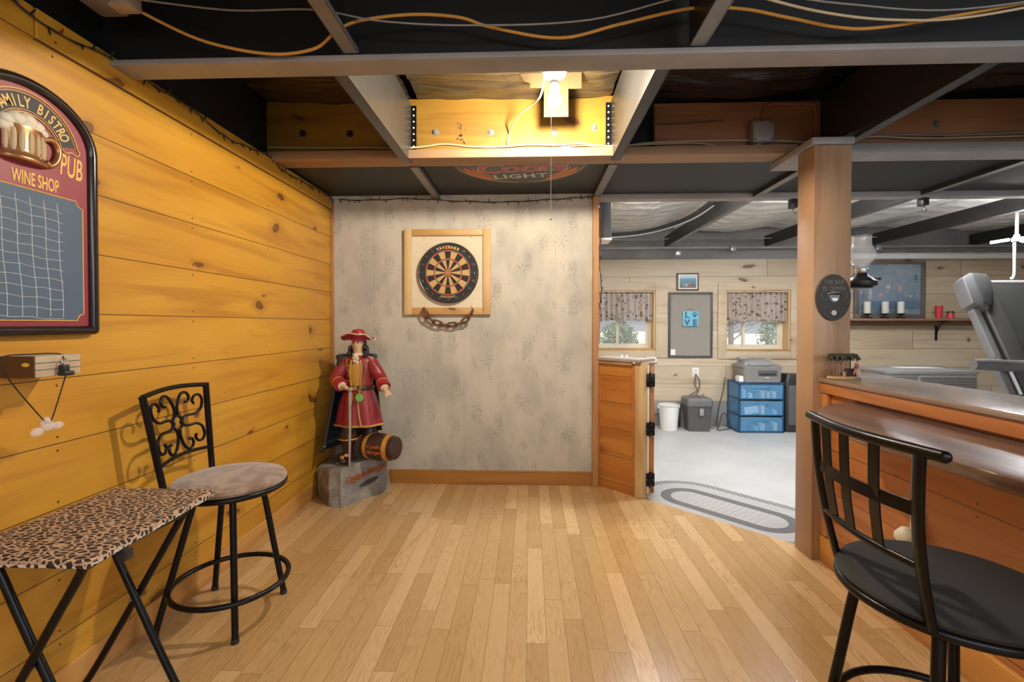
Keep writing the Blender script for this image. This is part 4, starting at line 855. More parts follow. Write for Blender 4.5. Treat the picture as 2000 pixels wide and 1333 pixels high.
c2 = (1.03, 1.20)
BSEAT = plain('black_fabric_seat', (.022, .022, .024), .8, 0, .15, 60, .2)
s2 = thing('bar_stool', 'black metal stool with lattice back and round black seat at the live-edge bar', 'stool', (c2[0], c2[1], 0))
part('seat', B().lathe([(0, 0), (.212, 0), (.226, .005), (.230, .014), (.222, .024), (.20, .029), (.12, .031), (0, .032)], (c2[0], c2[1], .560), 64), BSEAT, s2, 'black upholstered seat')
part('seat_rim', B().tube(ring(c2, .222, .553, 64), .0115, 12, closed=True).lathe([(0, 0), (.22, 0), (.22, .006), (0, .006)], (c2[0], c2[1], .543), 40), BLACKMETAL, s2)
f_ = .187 * .9
stool_base(s2, c2, [(c2[0] - .187, c2[1] + .19), (c2[0] - .187, c2[1] - .19), (c2[0] + .187, c2[1] + .19), (c2[0] + .187, c2[1] - .19)], .545, .225, .195, .0135, .165)
def rp(u, h):   # u 0 far .. 1 near
    lo = Vector((.868, 1.362, .56)).lerp(Vector((.865, 1.045, .56)), u); hi = Vector((.792, 1.345, .955)).lerp(Vector((.796, .995, .955)), u)
    q = (h - .56) / .395; p = lo.lerp(hi, q); p.x -= .024 * math.sin(PI * u) + .014 * math.sin(PI * min(1, q)); return p
def flatbar(b, pts, w, th, wd):
    # flat strip: w wide along wd direction, th thick
    for a, c in zip(pts, pts[1:]): pass
    rings = []
    for i, p in enumerate(pts):
        tdir = (pts[min(i + 1, len(pts) - 1)] - pts[max(i - 1, 0)]).normalized(); wv = (Vector(wd) - tdir * Vector(wd).dot(tdir)).normalized(); nv = tdir.cross(wv)
        rings.append([p + wv * w / 2 + nv * th / 2, p - wv * w / 2 + nv * th / 2, p - wv * w / 2 - nv * th / 2, p + wv * w / 2 - nv * th / 2])
    b.loft(rings)
def ovaltube(b, pts, w, th, wd, n=14):
    rings = []
    for i, p in enumerate(pts):
        tdir = (pts[min(i + 1, len(pts) - 1)] - pts[max(i - 1, 0)]).normalized(); wv = (Vector(wd) - tdir * Vector(wd).dot(tdir)).normalized(); nv = tdir.cross(wv)
        rings.append([p + wv * (w / 2 * math.cos(a)) + nv * (th / 2 * math.sin(a)) for a in [k * 2 * PI / n for k in range(n)]])
    b.loft(rings)
hs = [.56 + .395 * k / 10 for k in range(11)]
for u in (0, 1):
    b = B(); ovaltube(b, [rp(u, h) for h in hs], .040, .020, (.3, 1, 0)); part('back_post', b, BLACKMETAL, s2)
part('top_rail', B().tube([rp(-.09 + 1.22 * k / 16, .957) for k in range(17)], .0125, 14), BLACKMETAL, s2)
for u in (-.09, 1.13): part('rail_end', B().sphere(rp(u, .957), .0125), BLACKMETAL, s2)
part('lower_rail', B().tube([rp(k / 12, .700) for k in range(13)], .0085, 12), BLACKMETAL, s2)
for u in (.20, .44, .71):
    b = B(); flatbar(b, [rp(u, h) for h in (.70, .78, .86, .955)], .032, .004, (0, 1, 0)); part('lattice_slat', b, BLACKMETAL, s2)
b = B(); flatbar(b, [rp(k / 10, .828) for k in range(11)], .030, .005, (0, 0, 1)); part('lattice_band', b, BLACKMETAL, s2)

# ------------------------------------------------------------------ half wall with cap, live-edge bar
hw = thing('half_wall', 'red pine half wall with grey-topped cap running from the post', 'half wall', (1.65, 1.0, CZ))
part('plank_face', B().box(1.512, 1.53, -.6, 2.478, 0.0, .90), REDPINE, hw, smooth=False)
part('back_face', B().box(1.78, 1.80, -.6, 2.478, CZ, .90), REDPINE, hw, smooth=False)
part('end_panel', B().box(1.636, 1.80, 2.48, 2.60, CZ, .90).box(1.53, 1.78, 2.40, 2.478, 0.001, .90), REDPINE, hw, smooth=False)
part('corner_trim', B().box(1.490, 1.512, 2.43, 2.478, .14, .868, .003), REDPINE_L, hw)
part('base_trim', B().box(1.488, 1.512, -.6, 2.478, 0.0, .135, .004), wood('pine_base_amber', (.66, .32, .07), (.55, .23, .045), (.32, .11, .02), 'YZ', .5, 5, planks=False, seam=False, knots=.3), hw)
part('fascia', B().box(1.482, 1.512, -.6, 2.476, .868, .922, .003), REDPINE_L, hw)
CAPW = wood('cap_grey_wood', (.36, .27, .22), (.30, .215, .17), (.2, .12, .09), 'YX', .5, 5, planks=False, seam=False, knots=.2, rough=.2, coat=.5)
part('cap_board', B().box(1.470, 1.86, -.6, 2.474, .923, .945, .004).box(1.637, 1.86, 2.474, 2.66, .923, .945, .004), CAPW, hw)

SLAB = [(1.511, 2.262), (1.44, 2.235), (1.36, 2.19), (1.285, 2.125), (1.215, 2.045), (1.165, 1.955), (1.125, 1.83), (1.098, 1.70), (1.095, 1.59), (1.112, 1.48), (1.126, 1.38), (1.122, 1.28), (1.130, 1.18), (1.15, 1.05), (1.14, .85), (1.16, .6), (1.17, -.6), (1.511, -.6)]
sl = thing('live_edge_bar_top', 'dark walnut live-edge slab bar top fixed along the half wall', 'bar counter', (1.35, 1.2, .80))
rr = random.Random(9)
def slab_ring(z, inset, wob):
    P = []; dense = []
    for a, c in zip(SLAB, SLAB[1:] + SLAB[:1]):
        for k in range(5): dense.append(Vector((a[0] + (c[0] - a[0]) * k / 5, a[1] + (c[1] - a[1]) * k / 5)))
    for i, p in enumerate(dense):
        if p.x > 1.50 : P.append((1.511, p.y, z)); continue
        P.append((p.x + inset + wob * math.sin(i * 1.7) * .5 + wob * math.sin(i * .61), p.y - inset * .6 * (1 if p.y > 1.9 else 0), z))
    return P
part('slab', B().loft([slab_ring(.8005, .045, .003), slab_ring(.815, .022, .004), slab_ring(.838, .004, .003), slab_ring(.851, 0, 0), slab_ring(.855, .006, 0)]), WALNUT, sl, angle=60)
bk2 = B()
for y in (.35, 1.75):
    bk2 = B().box(1.30, 1.511, y - .02, y + .02, .772, .800, .003).box(1.484, 1.511, y - .02, y + .02, .70, .772, .003); bk2.tube([(1.40, y, .772), (1.49, y, .71)], .010, 6); part('support_bracket', bk2, BLACKMETAL, sl)

# outlet with plug-in freshener on the half wall
of = thing('wall_outlet', 'cream wall outlet low on the red pine half wall', 'outlet', (1.51, 1.885, .42))
part('cover_plate', B().box(1.504, 1.5125, 1.855, 1.925, .375, .490, .003), CREAM, of)
part('socket', B().box(1.501, 1.505, 1.875, 1.905, .445, .472, .002), CREAM, of)
for yy in (1.884, 1.896): part('slot', B().box(1.5005, 1.5025, yy - .001, yy + .001, .455, .466), BLACKPL, of)
af = thing('plug_in_freshener', 'cream plug-in air freshener in the low outlet', 'air freshener', (1.48, 1.885, .38))
part('body', B().lathe([(0, 0), (.028, 0), (.036, .012), (.034, .03), (.022, .045), (.012, .055), (0, .056)], (1.468, 1.90, .365), 24), CREAM, af)
part('plug', B().box(1.47, 1.5035, 1.888, 1.912, .385, .412, .003), CREAM, af)

# bottle opener plaque on the post, resin figurine on the cap
PM = Matrix(((1, 0, 0, 1.541), (0, 0, -1, 2.4795), (0, 1, 0, 1.352), (0, 0, 0, 1)))
pq = thing('bottle_opener_plaque', 'oval charcoal bar plaque with bottle opener on the wooden post', 'plaque', (1.541, 2.48, 1.352))
EM = Matrix.Diagonal((.085, .118, 1, 1))
part('oval_board', B().lathe([(0, 0), (.99, 0), (1.0, .003), (1.0, .012), (.985, .015), (0, .015)], (0, 0, 0), 56, PM @ EM), plain('charcoal_plaque', (.045, .042, .040), .6, 0, .2), pq)
b = B(); text_into(b, 'THE BAR', .033, PM @ Matrix.Translation((.0, .066, .0155)) @ Matrix.Diagonal((.80, 1, 1, 1)), bold=.0002); text_into(b, 'IS OPEN', .033, PM @ Matrix.Translation((.0, .033, .0155)) @ Matrix.Diagonal((.95, 1, 1, 1)), bold=.0002); part('lettering', b, plain('faded_grey_letters', (.16, .155, .15), .6), pq, smooth=False)
op = B(); op.tube([PM @ Vector((-.035, .018, .018)), PM @ Vector((-.02, .022, .034)), PM @ Vector((.02, .022, .034)), PM @ Vector((.035, .018, .018))], .0035, 8, smooth=5)
op.prism([(-.026, .012), (.026, .012), (.020, -.014), (.008, -.024), (-.008, -.024), (-.020, -.014)], .015, .020, M=PM)
op.prism([(-.012, .020), (.012, .020), (.012, .030), (-.012, .030)], .015, .020, M=PM)
part('opener', op, GREYSTEEL, pq)
part('opener_lip', B().prism([(-.016, -.004), (.016, -.004), (.010, -.018), (-.010, -.018)], .021, .024, M=PM), CHROME, pq)
for sx in (-1, 1):
    part('scroll_mark', B().tube([PM @ Vector((sx * x, y, .0158)) for x, y in ((.030, -.010), (.048, -.012), (.062, .004), (.060, .024))], .0012, 5, smooth=6), MATS['faded_grey_letters'], pq)
part('cap_magnet', B().lathe([(0, 0), (.013, 0), (.013, .003), (0, .003)], (0, -.078, .015), 20, PM), plain('dull_silver', (.45, .45, .44), .4, .5), pq, 'round silver magnet')

fg = thing('tiki_figurine', 'small resin beach bar figurine with thatched roof on the cap', 'figurine', (1.545, 2.38, .945))
fx, fy, fz = 1.545, 2.39, .9452
part('base', B().lathe([(0, 0), (.075, 0), (.080, .006), (.074, .014), (0, .017)], (0, 0, 0), 28, Matrix.Translation((fx, fy, fz)) @ Matrix.Diagonal((1, .55, 1, 1))), plain('sand_resin', (.40, .26, .12), .7), fg)
th = B().box(fx - .062, fx + .050, fy - .03, fy + .03, fz + .108, fz + .126, .006); rr = random.Random(2)
for k in range(60):
    x = rr.uniform(-.066, .05); y = rr.uniform(-.03, .03); th.tube([(fx + x, fy + y, fz + .128 - abs(y) * .3), (fx + x * 1.12, fy + y * 1.5, fz + .098 + rr.uniform(-.006, .004))], .004, 5)
part('thatch_roof', th, plain('dark_thatch', (.045, .045, .03), .9, 0, .4), fg)['kind'] = 'stuff'
for x in (-.058, .044): part('roof_pole', B().tube([(fx + x, fy + .02, fz + .01), (fx + x, fy + .02, fz + .11)], .0028, 6), TRUNK, fg)
part('bar_counter', B().box(fx - .008, fx + .055, fy - .012, fy + .012, fz + .012, fz + .052, .002), plain('dark_bar', (.05, .03, .02), .6), fg)
for k, x in enumerate((-.052, -.040, -.028)): part('surfboard', B().sphere((fx + x, fy - .008, fz + .045), .005, .003, .036), plain('board_%d' % k, ((.28, .10, .07), (.30, .17, .12), (.22, .20, .22))[k], .5), fg)
part('tree_stump', B().tube([(fx - .012, fy - .022, fz + .012), (fx - .012, fy - .022, fz + .038)], .007, 8), MATS['sand_resin'], fg)
SKIN_S = plain('tiny_skin', (.48, .24, .14), .6)
def tiny(x, y, z, col, lean):
    b = B().tube([(x, y, z), (x + lean, y, z + .03)], [.007, .008], 8).sphere((x + lean * 1.2, y, z + .043), .0065)
    b.tube([(x, y - .002, z + .002), (x - .014, y - .018, z + .004), (x - .022, y - .022, z - .022)], [.005, .004, .003], 6).tube([(x + .003, y - .002, z + .002), (x - .008, y - .02, z + .002), (x - .010, y - .024, z - .026)], [.005, .004, .003], 6)
    b.tube([(x + lean, y - .004, z + .026), (x - .012, y - .012, z + .018)], .0026, 6)
    part('tiny_person', b, SKIN_S, fg); part('tiny_dress', B().tube([(x, y, z - .001), (x + lean * .9, y, z + .024)], [.0085, .0085], 8), col, fg)
tiny(fx + .045, fy - .018, fz + .05, plain('tiny_red', (.45, .06, .04), .5), .006); tiny(fx + .002, fy + .014, fz + .056, plain('tiny_cream', (.50, .32, .22), .5), 0)

# oil lamp on a bracket behind the post
ol = thing('oil_lamp', 'clear glass chimney oil lamp with black font peeking out behind the post', 'oil lamp', (1.875, 2.75, 1.43))
LG = glass('chimney_glass', (.92, .95, .97), .22, .03)
part('font', B().lathe([(0, 0), (.070, 0), (.076, .01), (.074, .028), (.055, .045), (.035, .058), (.028, .075), (0, .075)], (1.875, 2.76, 1.43), 28), BLACKPL, ol)
part('burner', B().lathe([(.0, 0), (.030, 0), (.034, .01), (.034, .022), (.026, .03), (0, .03)], (1.875, 2.76, 1.505), 24), CHROME, ol)
part('wick_knob', B().tube([(1.94, 2.755, 1.475), (1.965, 2.75, 1.473)], .0045, 8).sphere((1.968, 2.75, 1.473), .009), BLACKPL, ol)
part('chimney', B().lathe([(.030, 0), (.036, .02), (.062, .05), (.074, .075), (.066, .10), (.050, .125), (.048, .16), (.050, .185), (.0475, .185), (.0455, .16), (.0475, .125), (.063, .10), (.0715, .075), (.059, .05), (.033, .02)], (1.875, 2.76, 1.53), 32, cap=False), LG, ol)
part('wall_bracket', B().box(1.60, 1.90, 2.70, 2.80, 1.418, 1.4295, .002).box(1.60, 1.634, 2.633, 2.70, 1.405, 1.43, .002), BLACKMETAL, ol)

# ------------------------------------------------------------------ diagonal counter end with folded gate
# frame along the 45 degree line
cx0, cy0 = .514, 3.573; dx, dy = .7071, -.7071
def dia(u, w, z): return Vector((cx0 + dx * u + .7071 * w, cy0 + dy * u + .7071 * w, z))   # u along wall, w to the far room
DMx = Matrix(((dx, .7071, 0, cx0), (dy, .7071, 0, cy0), (0, 0, 1, 0), (0, 0, 0, 1)))
ce = thing('counter_end', 'short red pine counter end set at an angle beside the wallpapered wall', 'half wall', (.62, 3.47, 0))
def dbox(b, u0, u1, w0, w1, z0, z1, bev=.003): return b.box(u0, u1, w0, w1, z0, z1, bev, M=DMx)
# boards need their own length axis, so build this panel axis-aligned in its own space and rotate the object
pn = part('plank_panel', B().box(0.0, .315, 0, .018, 0.0, .925), DIAGPINE, ce, smooth=False); pn.location = (cx0, cy0, 0); pn.rotation_euler = (0, 0, -PI / 4)
part('plank_panel', dbox(B(), 0, .315, .10, .118, CZ, .925), REDPINE_L, ce)
part('corner_strip', dbox(B(), -.002, .016, -.006, .01, 0.0, .925), REDPINE_L, ce); part('corner_strip', dbox(B(), .300, .316, -.010, .01, 0, .925), REDPINE_L, ce)
part('end_stud', dbox(B(), .318, .380, -.008, .118, .001, .948), RAWPINE, ce)
part('counter_top', dbox(B(), -.02, .372, -.035, .17, .950, .972, .004), plain('grey_varnished_top', (.36, .30, .27), .3, 0, .15, 8), ce)
part('ledge_trim', dbox(B(), 0, .300, -.022, .0, .925, .950), MATS['post_wood'], ce)
gt = thing('swing_gate', 'hinged wooden half gate folded open beside the counter end', 'gate', (.86, 3.5, CZ))
GM = Matrix.Translation((.818, 3.362, 0)) @ Matrix.Rotation(D(76), 4, 'Z')
part('gate_stile', B().box(.02, .07, -.055, -.015, .02, .935, .004, M=GM), REDPINE_L, gt)
part('gate_panel', B().box(.07, .55, -.05, -.025, .02, .93, .002, M=GM), REDPINE_L, gt, smooth=False)
part('gate_cap', B().box(.0, .56, -.075, .005, .936, .952, .004, M=GM), MATS['grey_varnished_top'], gt)
part('hinge_strip', B().box(.822, .834, 3.345, 3.358, .03, .93), WHITEPL, gt)
for z in (.825, .482, .126):
    h = B().box(-.002, .006, -.052, -.012, z - .045, z + .045, .001, M=GM)
    h.box(.800, .834, 3.332, 3.3405, z - .045, z + .045, .001); h.tube([(.838, 3.338, z - .055), (.838, 3.338, z + .055)], .006, 10)
    h.box(.838, .872, 3.334, 3.342, z - .045, z + .045, .001)
    hp = part('hinge', h, BLACKMETAL, gt)
    sb = B()
    for (hx, hz) in ((.812, .03), (.822, 0), (.812, -.03), (.850, .03), (.860, 0), (.850, -.03)): sb.sphere((hx, 3.332, z + hz), .0035)
    part('hinge_screws', sb, GREYSTEEL, hp)['kind'] = 'stuff'
for k, u in enumerate((.14, .18)): single('salt_shaker' if k == 0 else 'pepper_shaker', B().lathe([(0, 0), (.010, 0), (.009, .012), (.004, .018), (0, .019)], tuple(dia(u, .10, .9722)), 16), WHITEPL, 'tiny white knob-like shaker on the counter end, %s of the pair' % ('left' if k == 0 else 'right'), 'shaker')

# ------------------------------------------------------------------ braided rug
def m_rug():
    m = newmat('braided_rug'); t = NT(m); o = t.sep(t.obj()); a = .27
    ax = t.m('MAXIMUM', t.m('SUBTRACT', t.m('ABSOLUTE', o[0]), a), 0.0)
    d = t.m('SQRT', t.m('ADD', t.m('POWER', ax, 2.0), t.m('POWER', o[1], 2.0)))
    ang = t.m('ADD', t.m('ARCTAN2', o[1], ax), 0.0)
    along = t.m('ADD', t.m('MULTIPLY', o[0], 1.0), t.m('MULTIPLY', ang, .25))
    bw = .0135; fr = t.m('FRACT', t.m('DIVIDE', d, bw)); ring_ = t.m('FLOOR', t.m('DIVIDE', d, bw))
    br = t.m('SINE', t.m('ADD', t.m('MULTIPLY', along, 330.0), t.m('MULTIPLY', fr, 3.6)))
    dark = t.m('MULTIPLY', t.m('GREATER_THAN', d, .118), t.m('LESS_THAN', d, .19)); outer = t.m('GREATER_THAN', d, .297)
    inner = t.m('LESS_THAN', d, .118)
    c = t.mix(dark, (.46, .46, .45), (.14, .14, .145))
    c = t.mix(t.m('MULTIPLY', inner, t.ramp(t.m('SINE', t.m('MULTIPLY', along, 150.0)), .2, .8)), c, (.40, .40, .39))
    c = t.mix(t.m('MULTIPLY', outer, t.m('ADD', .45, t.m('MULTIPLY', t.ramp(t.m('SINE', t.m('ADD', t.m('MULTIPLY', along, 130.0), t.m('MULTIPLY', d, 160.0))), -.4, .4), .5))), c, (.17, .17, .18))
    groove = t.ramp(t.m('ABSOLUTE', t.m('SUBTRACT', fr, .5)), .36, .5)
    c = t.mix(t.m('MULTIPLY', groove, .3), c, (.12, .12, .12)); c = t.mix(t.m('MULTIPLY', t.ramp(br, 0, 1), .12), c, (.1, .1, .1))
    h = t.m('SUBTRACT', t.m('MULTIPLY', br, .3), t.m('MULTIPLY', groove, 1.0))
    t.bsdf(c, .9, 0, t.bump(h, .6, .006)); return m
RUG = m_rug(); P = []
for k in range(25): a = -PI / 2 + PI * k / 24; P.append((.27 + .365 * math.cos(a), .365 * math.sin(a)))
for k in range(25): a = PI / 2 + PI * k / 24; P.append((-.27 + .365 * math.cos(a), .365 * math.sin(a)))
rg = single('braided_rug', B().prism(P, 0, .013, .004), RUG, 'grey and white oval braided rug on the concrete in the doorway', 'rug', world=False)
rg.location = (1.330, 3.262, CZ + .0005); rg.rotation_euler = (0, 0, -PI / 4 - .03)

# ------------------------------------------------------------------ far room
# framed grey pinboard, hanging LOVE sign, note, snapshot
pb = thing('pinboard', 'tall grey felt pinboard with dark frame between the two windows', 'pinboard', (1.985, FY, .80))
x0, x1, z0, z1 = 1.715, 2.253, .803, 1.613; y = FY
part('felt_panel', B().box(x0 + .02, x1 - .02, y - .012, y - .001, z0 + .02, z1 - .02), plain('grey_felt', (.27, .245, .215), .95, 0, .08, 60), pb)
DKF = plain('charcoal_frame', (.06, .058, .055), .5)
for (a, c, lo, hi) in ((x0, x1, z0, z0 + .026), (x0, x1, z1 - .026, z1), (x0, x0 + .026, z0 + .026, z1 - .026), (x1 - .026, x1, z0 + .026, z1 - .026)): part('frame', B().box(a, c, y - .022, y - .001, lo, hi, .003), DKF, pb)
BLUE = plain('sky_blue_paint', (.13, .42, .60), .55, 0, .05)
lv = thing('love_sign', 'small sky-blue square plaque reading LOVE with a paw print', 'sign', (1.98, FY - .02, 1.28))
part('plaque', B().box(1.884, 2.078, FY - .032, FY - .0125, 1.190, 1.380, .003), BLUE, lv)
part('hanging_wire', B().tube([(1.915, FY - .02, 1.38), (1.98, FY - .024, 1.412), (2.045, FY - .02, 1.38)], .0015, 5), BLACKMETAL, lv)
LVM = Matrix(((1, 0, 0, 1.981), (0, 0, -1, FY - .0325), (0, 1, 0, 1.285), (0, 0, 0, 1)))
b = B(); NAVY = plain('dark_navy_letters', (.04, .07, .10), .6)
for ch_, x_, z_ in (('L', -.048, .012), ('V', -.045, -.080), ('E', .048, -.080)):
    text_into(b, ch_, .098, LVM @ Matrix.Translation((x_, z_, 0)), bold=.004)
part('lettering', b, NAVY, lv, smooth=False)
b = B(); b.sphere((.048, .036, 0), .020, .016, .002, M=LVM)
for (px_, pz_) in ((.022, .054), (.038, .070), (.058, .070), (.074, .054)): b.sphere((px_, pz_, 0), .008, .010, .002, M=LVM)
part('paw_print', b, NAVY, lv)['kind'] = 'stuff'
single('paper_note', B().box(1.728, 1.80, FY - .0155, FY - .0125, .835, .905), PAPER, 'white paper note at the lower left of the pinboard', 'note', smooth=False)
def m_photo(name, bands, seed):
    m = newmat(name); t = NT(m); o = t.sep(t.obj()); n = t.noise(t.comb(t.m('MULTIPLY', o[0], 1), t.m('MULTIPLY', o[2], 1), seed), 26, 4, .6)
    z = t.m('ADD', o[2], t.m('MULTIPLY', t.m('SUBTRACT', n, .5), .02)); c = bands[0][1]
    for zz, cc in bands[1:]: c = t.mix(t.ramp(z, zz - .008, zz + .008), c, cc)
    t.bsdf(c, .3); return m
PH = m_photo('lake_snapshot', [(0, (.10, .13, .13)), (1.71, (.10, .20, .26)), (1.755, (.12, .28, .36)), (1.785, (.45, .60, .72))], 1.0)
pf = thing('framed_photo', 'small framed holiday snapshot above the grey pinboard', 'picture', (1.947, FY, 1.63))
part('frame', B().box(1.812, 2.082, FY - .02, FY - .001, 1.634, 1.849, .004), plain('brown_photo_frame', (.12, .06, .035), .4), pf)
part('mat_board', B().box(1.832, 2.062, FY - .0215, FY - .0195, 1.652, 1.831), PAPER, pf, smooth=False)
part('print', B().box(1.848, 2.048, FY - .0225, FY - .021, 1.664, 1.820), PH, pf, smooth=False)
for k, (x, c) in enumerate(((1.90, (.30, .30, .34)), (1.93, (.5, .5, .52)), (1.96, (.5, .12, .10)), (1.985, (.35, .06, .05)), (2.01, (.08, .09, .14)))): part('tiny_figure', B().sphere((x, FY - .0225, 1.70), .010, .001, .022, 8, 6), plain('tiny_fig_%d' % k, c, .5), pf)

# wall outlet and cords
wo = thing('wall_outlet', 'white outlet plate on the pale plank wall under the pinboard', 'outlet', (2.05, FY, .62))
part('cover_plate', B().box(2.008, 2.092, FY - .008, FY - .001, .562, .678, .003), WHITEPL, wo)
for zz in (.645, .597): part('socket', B().box(2.034, 2.066, FY - .011, FY - .008, zz - .014, zz + .014, .002), CREAM, wo)
def cord(label, pts, r=.005): return cable('power_cord', pts, r, BLACKPL, label, 'cord')
cord('black cord from the outlet down to the paper shredder', [(2.05, FY - .012, .60), (2.05, FY - .05, .585), (2.09, FY - .04, .5), (2.07, FY - .05, .40), (2.0, FY - .08, .30), (1.97, FY - .06, .22)])
cord('second black cord from the outlet reaching toward the floor', [(2.055, FY - .012, .595), (2.045, FY - .03, .57), (2.03, FY - .04, .47), (2.055, FY - .05, .40), (1.95, FY - .06, .33), (1.86, FY - .05, .20), (1.84, FY - .08, -.02)])
cord('tangled black cord on the concrete beside the blue drawers', [(2.2, 5.85, -.042), (2.25, 5.75, -.042), (2.34, 5.85, .12), (2.4, 5.87, .10), (2.42, 5.80, -.03), (2.3, 5.72, -.043), (2.22, 5.68, -.043)])
cord('black cord climbing the wall left of the blue drawers', [(2.27, 5.8, -.043), (2.3, 5.9, .0), (2.33, 5.92, .2), (2.38, 5.92, .4), (2.40, 5.92, .56)], .004)
cord('black cord lying behind the white bucket', [(1.42, 5.86, -.042), (1.48, 5.9, .05), (1.56, 5.90, .10), (1.72, 5.91, .12), (1.80, 5.88, .02), (1.84, 5.85, -.04)], .005)

# bucket, shredder
bu = thing('bucket', 'small white plastic bucket on the concrete under the left window', 'bucket', (1.67, 5.75, CZ))
part('pail', B().lathe([(0, 0), (.094, 0), (.098, .004), (.116, .285), (.121, .290), (.121, .305), (.116, .305), (.094, .012), (0, .012)], (1.67, 5.75, CZ), 36, cap=False), WHITEPL, bu)
part('rim', B().tube(ring((1.67, 5.75), .120, CZ + .298, 40), .005, 8, closed=True), WHITEPL, bu)
for s_ in (-1, 1): part('handle_lug', B().box(1.67 + s_ * .113, 1.67 + s_ * .132, 5.74, 5.76, CZ + .26, CZ + .285, .003), WHITEPL, bu)
shd = thing('paper_shredder', 'dark grey paper shredder bin on the concrete under the outlet', 'shredder', (2.0, 5.75, CZ))
def rrect(cx, cy, hx, hy, r, n=5):
    P = []
    for (sx, sy, a0) in ((1, 1, 0), (-1, 1, 90), (-1, -1, 180), (1, -1, 270)):
        for k in range(n + 1): a = D(a0 + 90 * k / n); P.append((cx + sx * (hx - r) + r * math.cos(a), cy + sy * (hy - r) + r * math.sin(a)))
    return P
def rloft(b, secs):
    return b.loft([[(p[0], p[1], z) for p in rrect(cx, cy, hx, hy, r)] for (cx, cy, hx, hy, r, z) in secs])
part('bin', rloft(B(), [(2.0, 5.745, .125, .10, .03, CZ), (2.0, 5.745, .145, .12, .035, CZ + .30)]), GREYPL, shd)
part('head', rloft(B(), [(2.0, 5.75, .152, .138, .04, CZ + .302), (2.0, 5.75, .155, .140, .04, CZ + .35), (2.0, 5.755, .150, .128, .04, CZ + .385), (1.99, 5.76, .12, .09, .03, CZ + .40)]), plain('shredder_head_grey', (.13, .13, .13), .3), shd)
part('paper_slot', B().box(1.89, 2.11, 5.745, 5.755, CZ + .398, CZ + .4025), BLACKPL, shd); part('pull_tab', B().box(1.985, 2.035, 5.608, 5.622, CZ + .19, CZ + .275, .005), MIDGREY, shd)

# blue drawer unit with printer
BF = plain('blue_plastic_frame', (.015, .055, .16), .35)
BD = newmat('translucent_blue_drawer'); t_ = NT(BD); t_.bsdf(t_.mix(t_.noise(t_.obj(), 3, 2), (.14, .42, .72), (.20, .50, .80)), .25, 0, None, Alpha=.34)
dr = thing('drawer_unit', 'three-drawer blue translucent storage unit beneath the printer', 'drawers', (2.69, 5.74, CZ))
X0, X1, Y0, Y1 = 2.43, 2.95, 5.60, 5.92
f_ = B()
for zz in (CZ + .0, CZ + .195, CZ + .385): f_ = f_.box(X0, X1, Y0 + .004, Y1, zz + .003, zz + .018, .003)
f_.box(X0 - .003, X1 + .003, Y0 - .002, Y1, CZ + .568, CZ + .590, .006)
for (a, c, e, g) in ((X0, X0 + .018, Y0 + .004, Y0 + .022), (X1 - .018, X1, Y0 + .004, Y0 + .022), (X0, X0 + .018, Y1 - .02, Y1), (X1 - .018, X1, Y1 - .02, Y1)): f_.box(a, c, e, g, CZ, CZ + .57, .003)
part('frame', f_, BF, dr); part('side_panel', B().box(X0 + .002, X0 + .005, Y0 + .02, Y1 - .02, CZ + .01, CZ + .57), BD, dr); part('side_panel', B().box(X1 - .005, X1 - .002, Y0 + .02, Y1 - .02, CZ + .01, CZ + .57), BD, dr)
cont = [plain('packet_%d' % k, c, .6) for k, c in enumerate(((.8, .8, .78), (.45, .6, .8), (.08, .15, .3), (.8, .75, .65)))]
rr = random.Random(6)
for k, zz in enumerate((CZ + .02, CZ + .208, CZ + .398)):
    d_ = part('drawer', B().box(X0 + .022, X1 - .022, Y0 - .004, Y0 + .002, zz, zz + .165, .002).box(X0 + .022, X1 - .022, Y0 + .002, Y1 - .02, zz, zz + .004).box(X0 + .022, X0 + .026, Y0, Y1 - .02, zz, zz + .13).box(X1 - .026, X1 - .022, Y0, Y1 - .02, zz, zz + .13), BD, dr)
    part('handle', B().box(2.60, 2.78, Y0 - .018, Y0 - .003, zz + .128, zz + .142, .004), BD, d_)
    for j in range(6):
        x = X0 + .05 + j * .07; w_ = rr.uniform(.03, .06); h = rr.uniform(.05, .13)
        part('packet', B().box(x, x + w_, Y0 + .006 + rr.uniform(0, .008), Y0 + .10, zz + .006, zz + h, .006), rr.choice(cont), d_)
part('white_sheet', B().box(2.50, 2.66, Y0 + .004, Y0 + .012, CZ + .225, CZ + .31, M=Matrix.Translation((2.58, 0, CZ + .26)) @ Matrix.Rotation(-.18, 4, 'Y') @ Matrix.Translation((-2.58, 0, -CZ - .26))), PAPER, dr)
pr = thing('printer', 'grey all-in-one office printer on top of the blue drawers', 'printer', (2.70, 5.74, .54))
pz = CZ + .592
part('body', rloft(B(), [(2.70, 5.75, .205, .16, .03, pz + .0), (2.70, 5.75, .215, .165, .03, pz + .03), (2.70, 5.75, .215, .165, .03, pz + .155), (2.70, 5.75, .225, .17, .03, pz + .165), (2.70, 5.75, .225, .17, .03, pz + .185), (2.70, 5.76, .20, .15, .03, pz + .20)]), plain('printer_grey', (.22, .215, .21), .4), pr)
part('tray_opening', B().box(2.64, 2.86, 5.582, 5.590, pz + .07, pz + .14, .003), GREYPL, pr); part('output_slot', B().box(2.66, 2.84, 5.578, 5.584, pz + .085, pz + .10), BLACKPL, pr); part('badge', B().box(2.72, 2.77, 5.580, 5.5835, pz + .052, pz + .060), PAPER, pr)
part('control_panel', B().box(2.55, 2.80, 5.585, 5.66, pz + .195, pz + .215, .008), MIDGREY, pr)
part('document_feeder', rloft(B(), [(2.68, 5.77, .17, .12, .03, pz + .20), (2.68, 5.77, .16, .11, .03, pz + .235), (2.67, 5.78, .11, .08, .03, pz + .265)]), MATS['printer_grey'], pr)
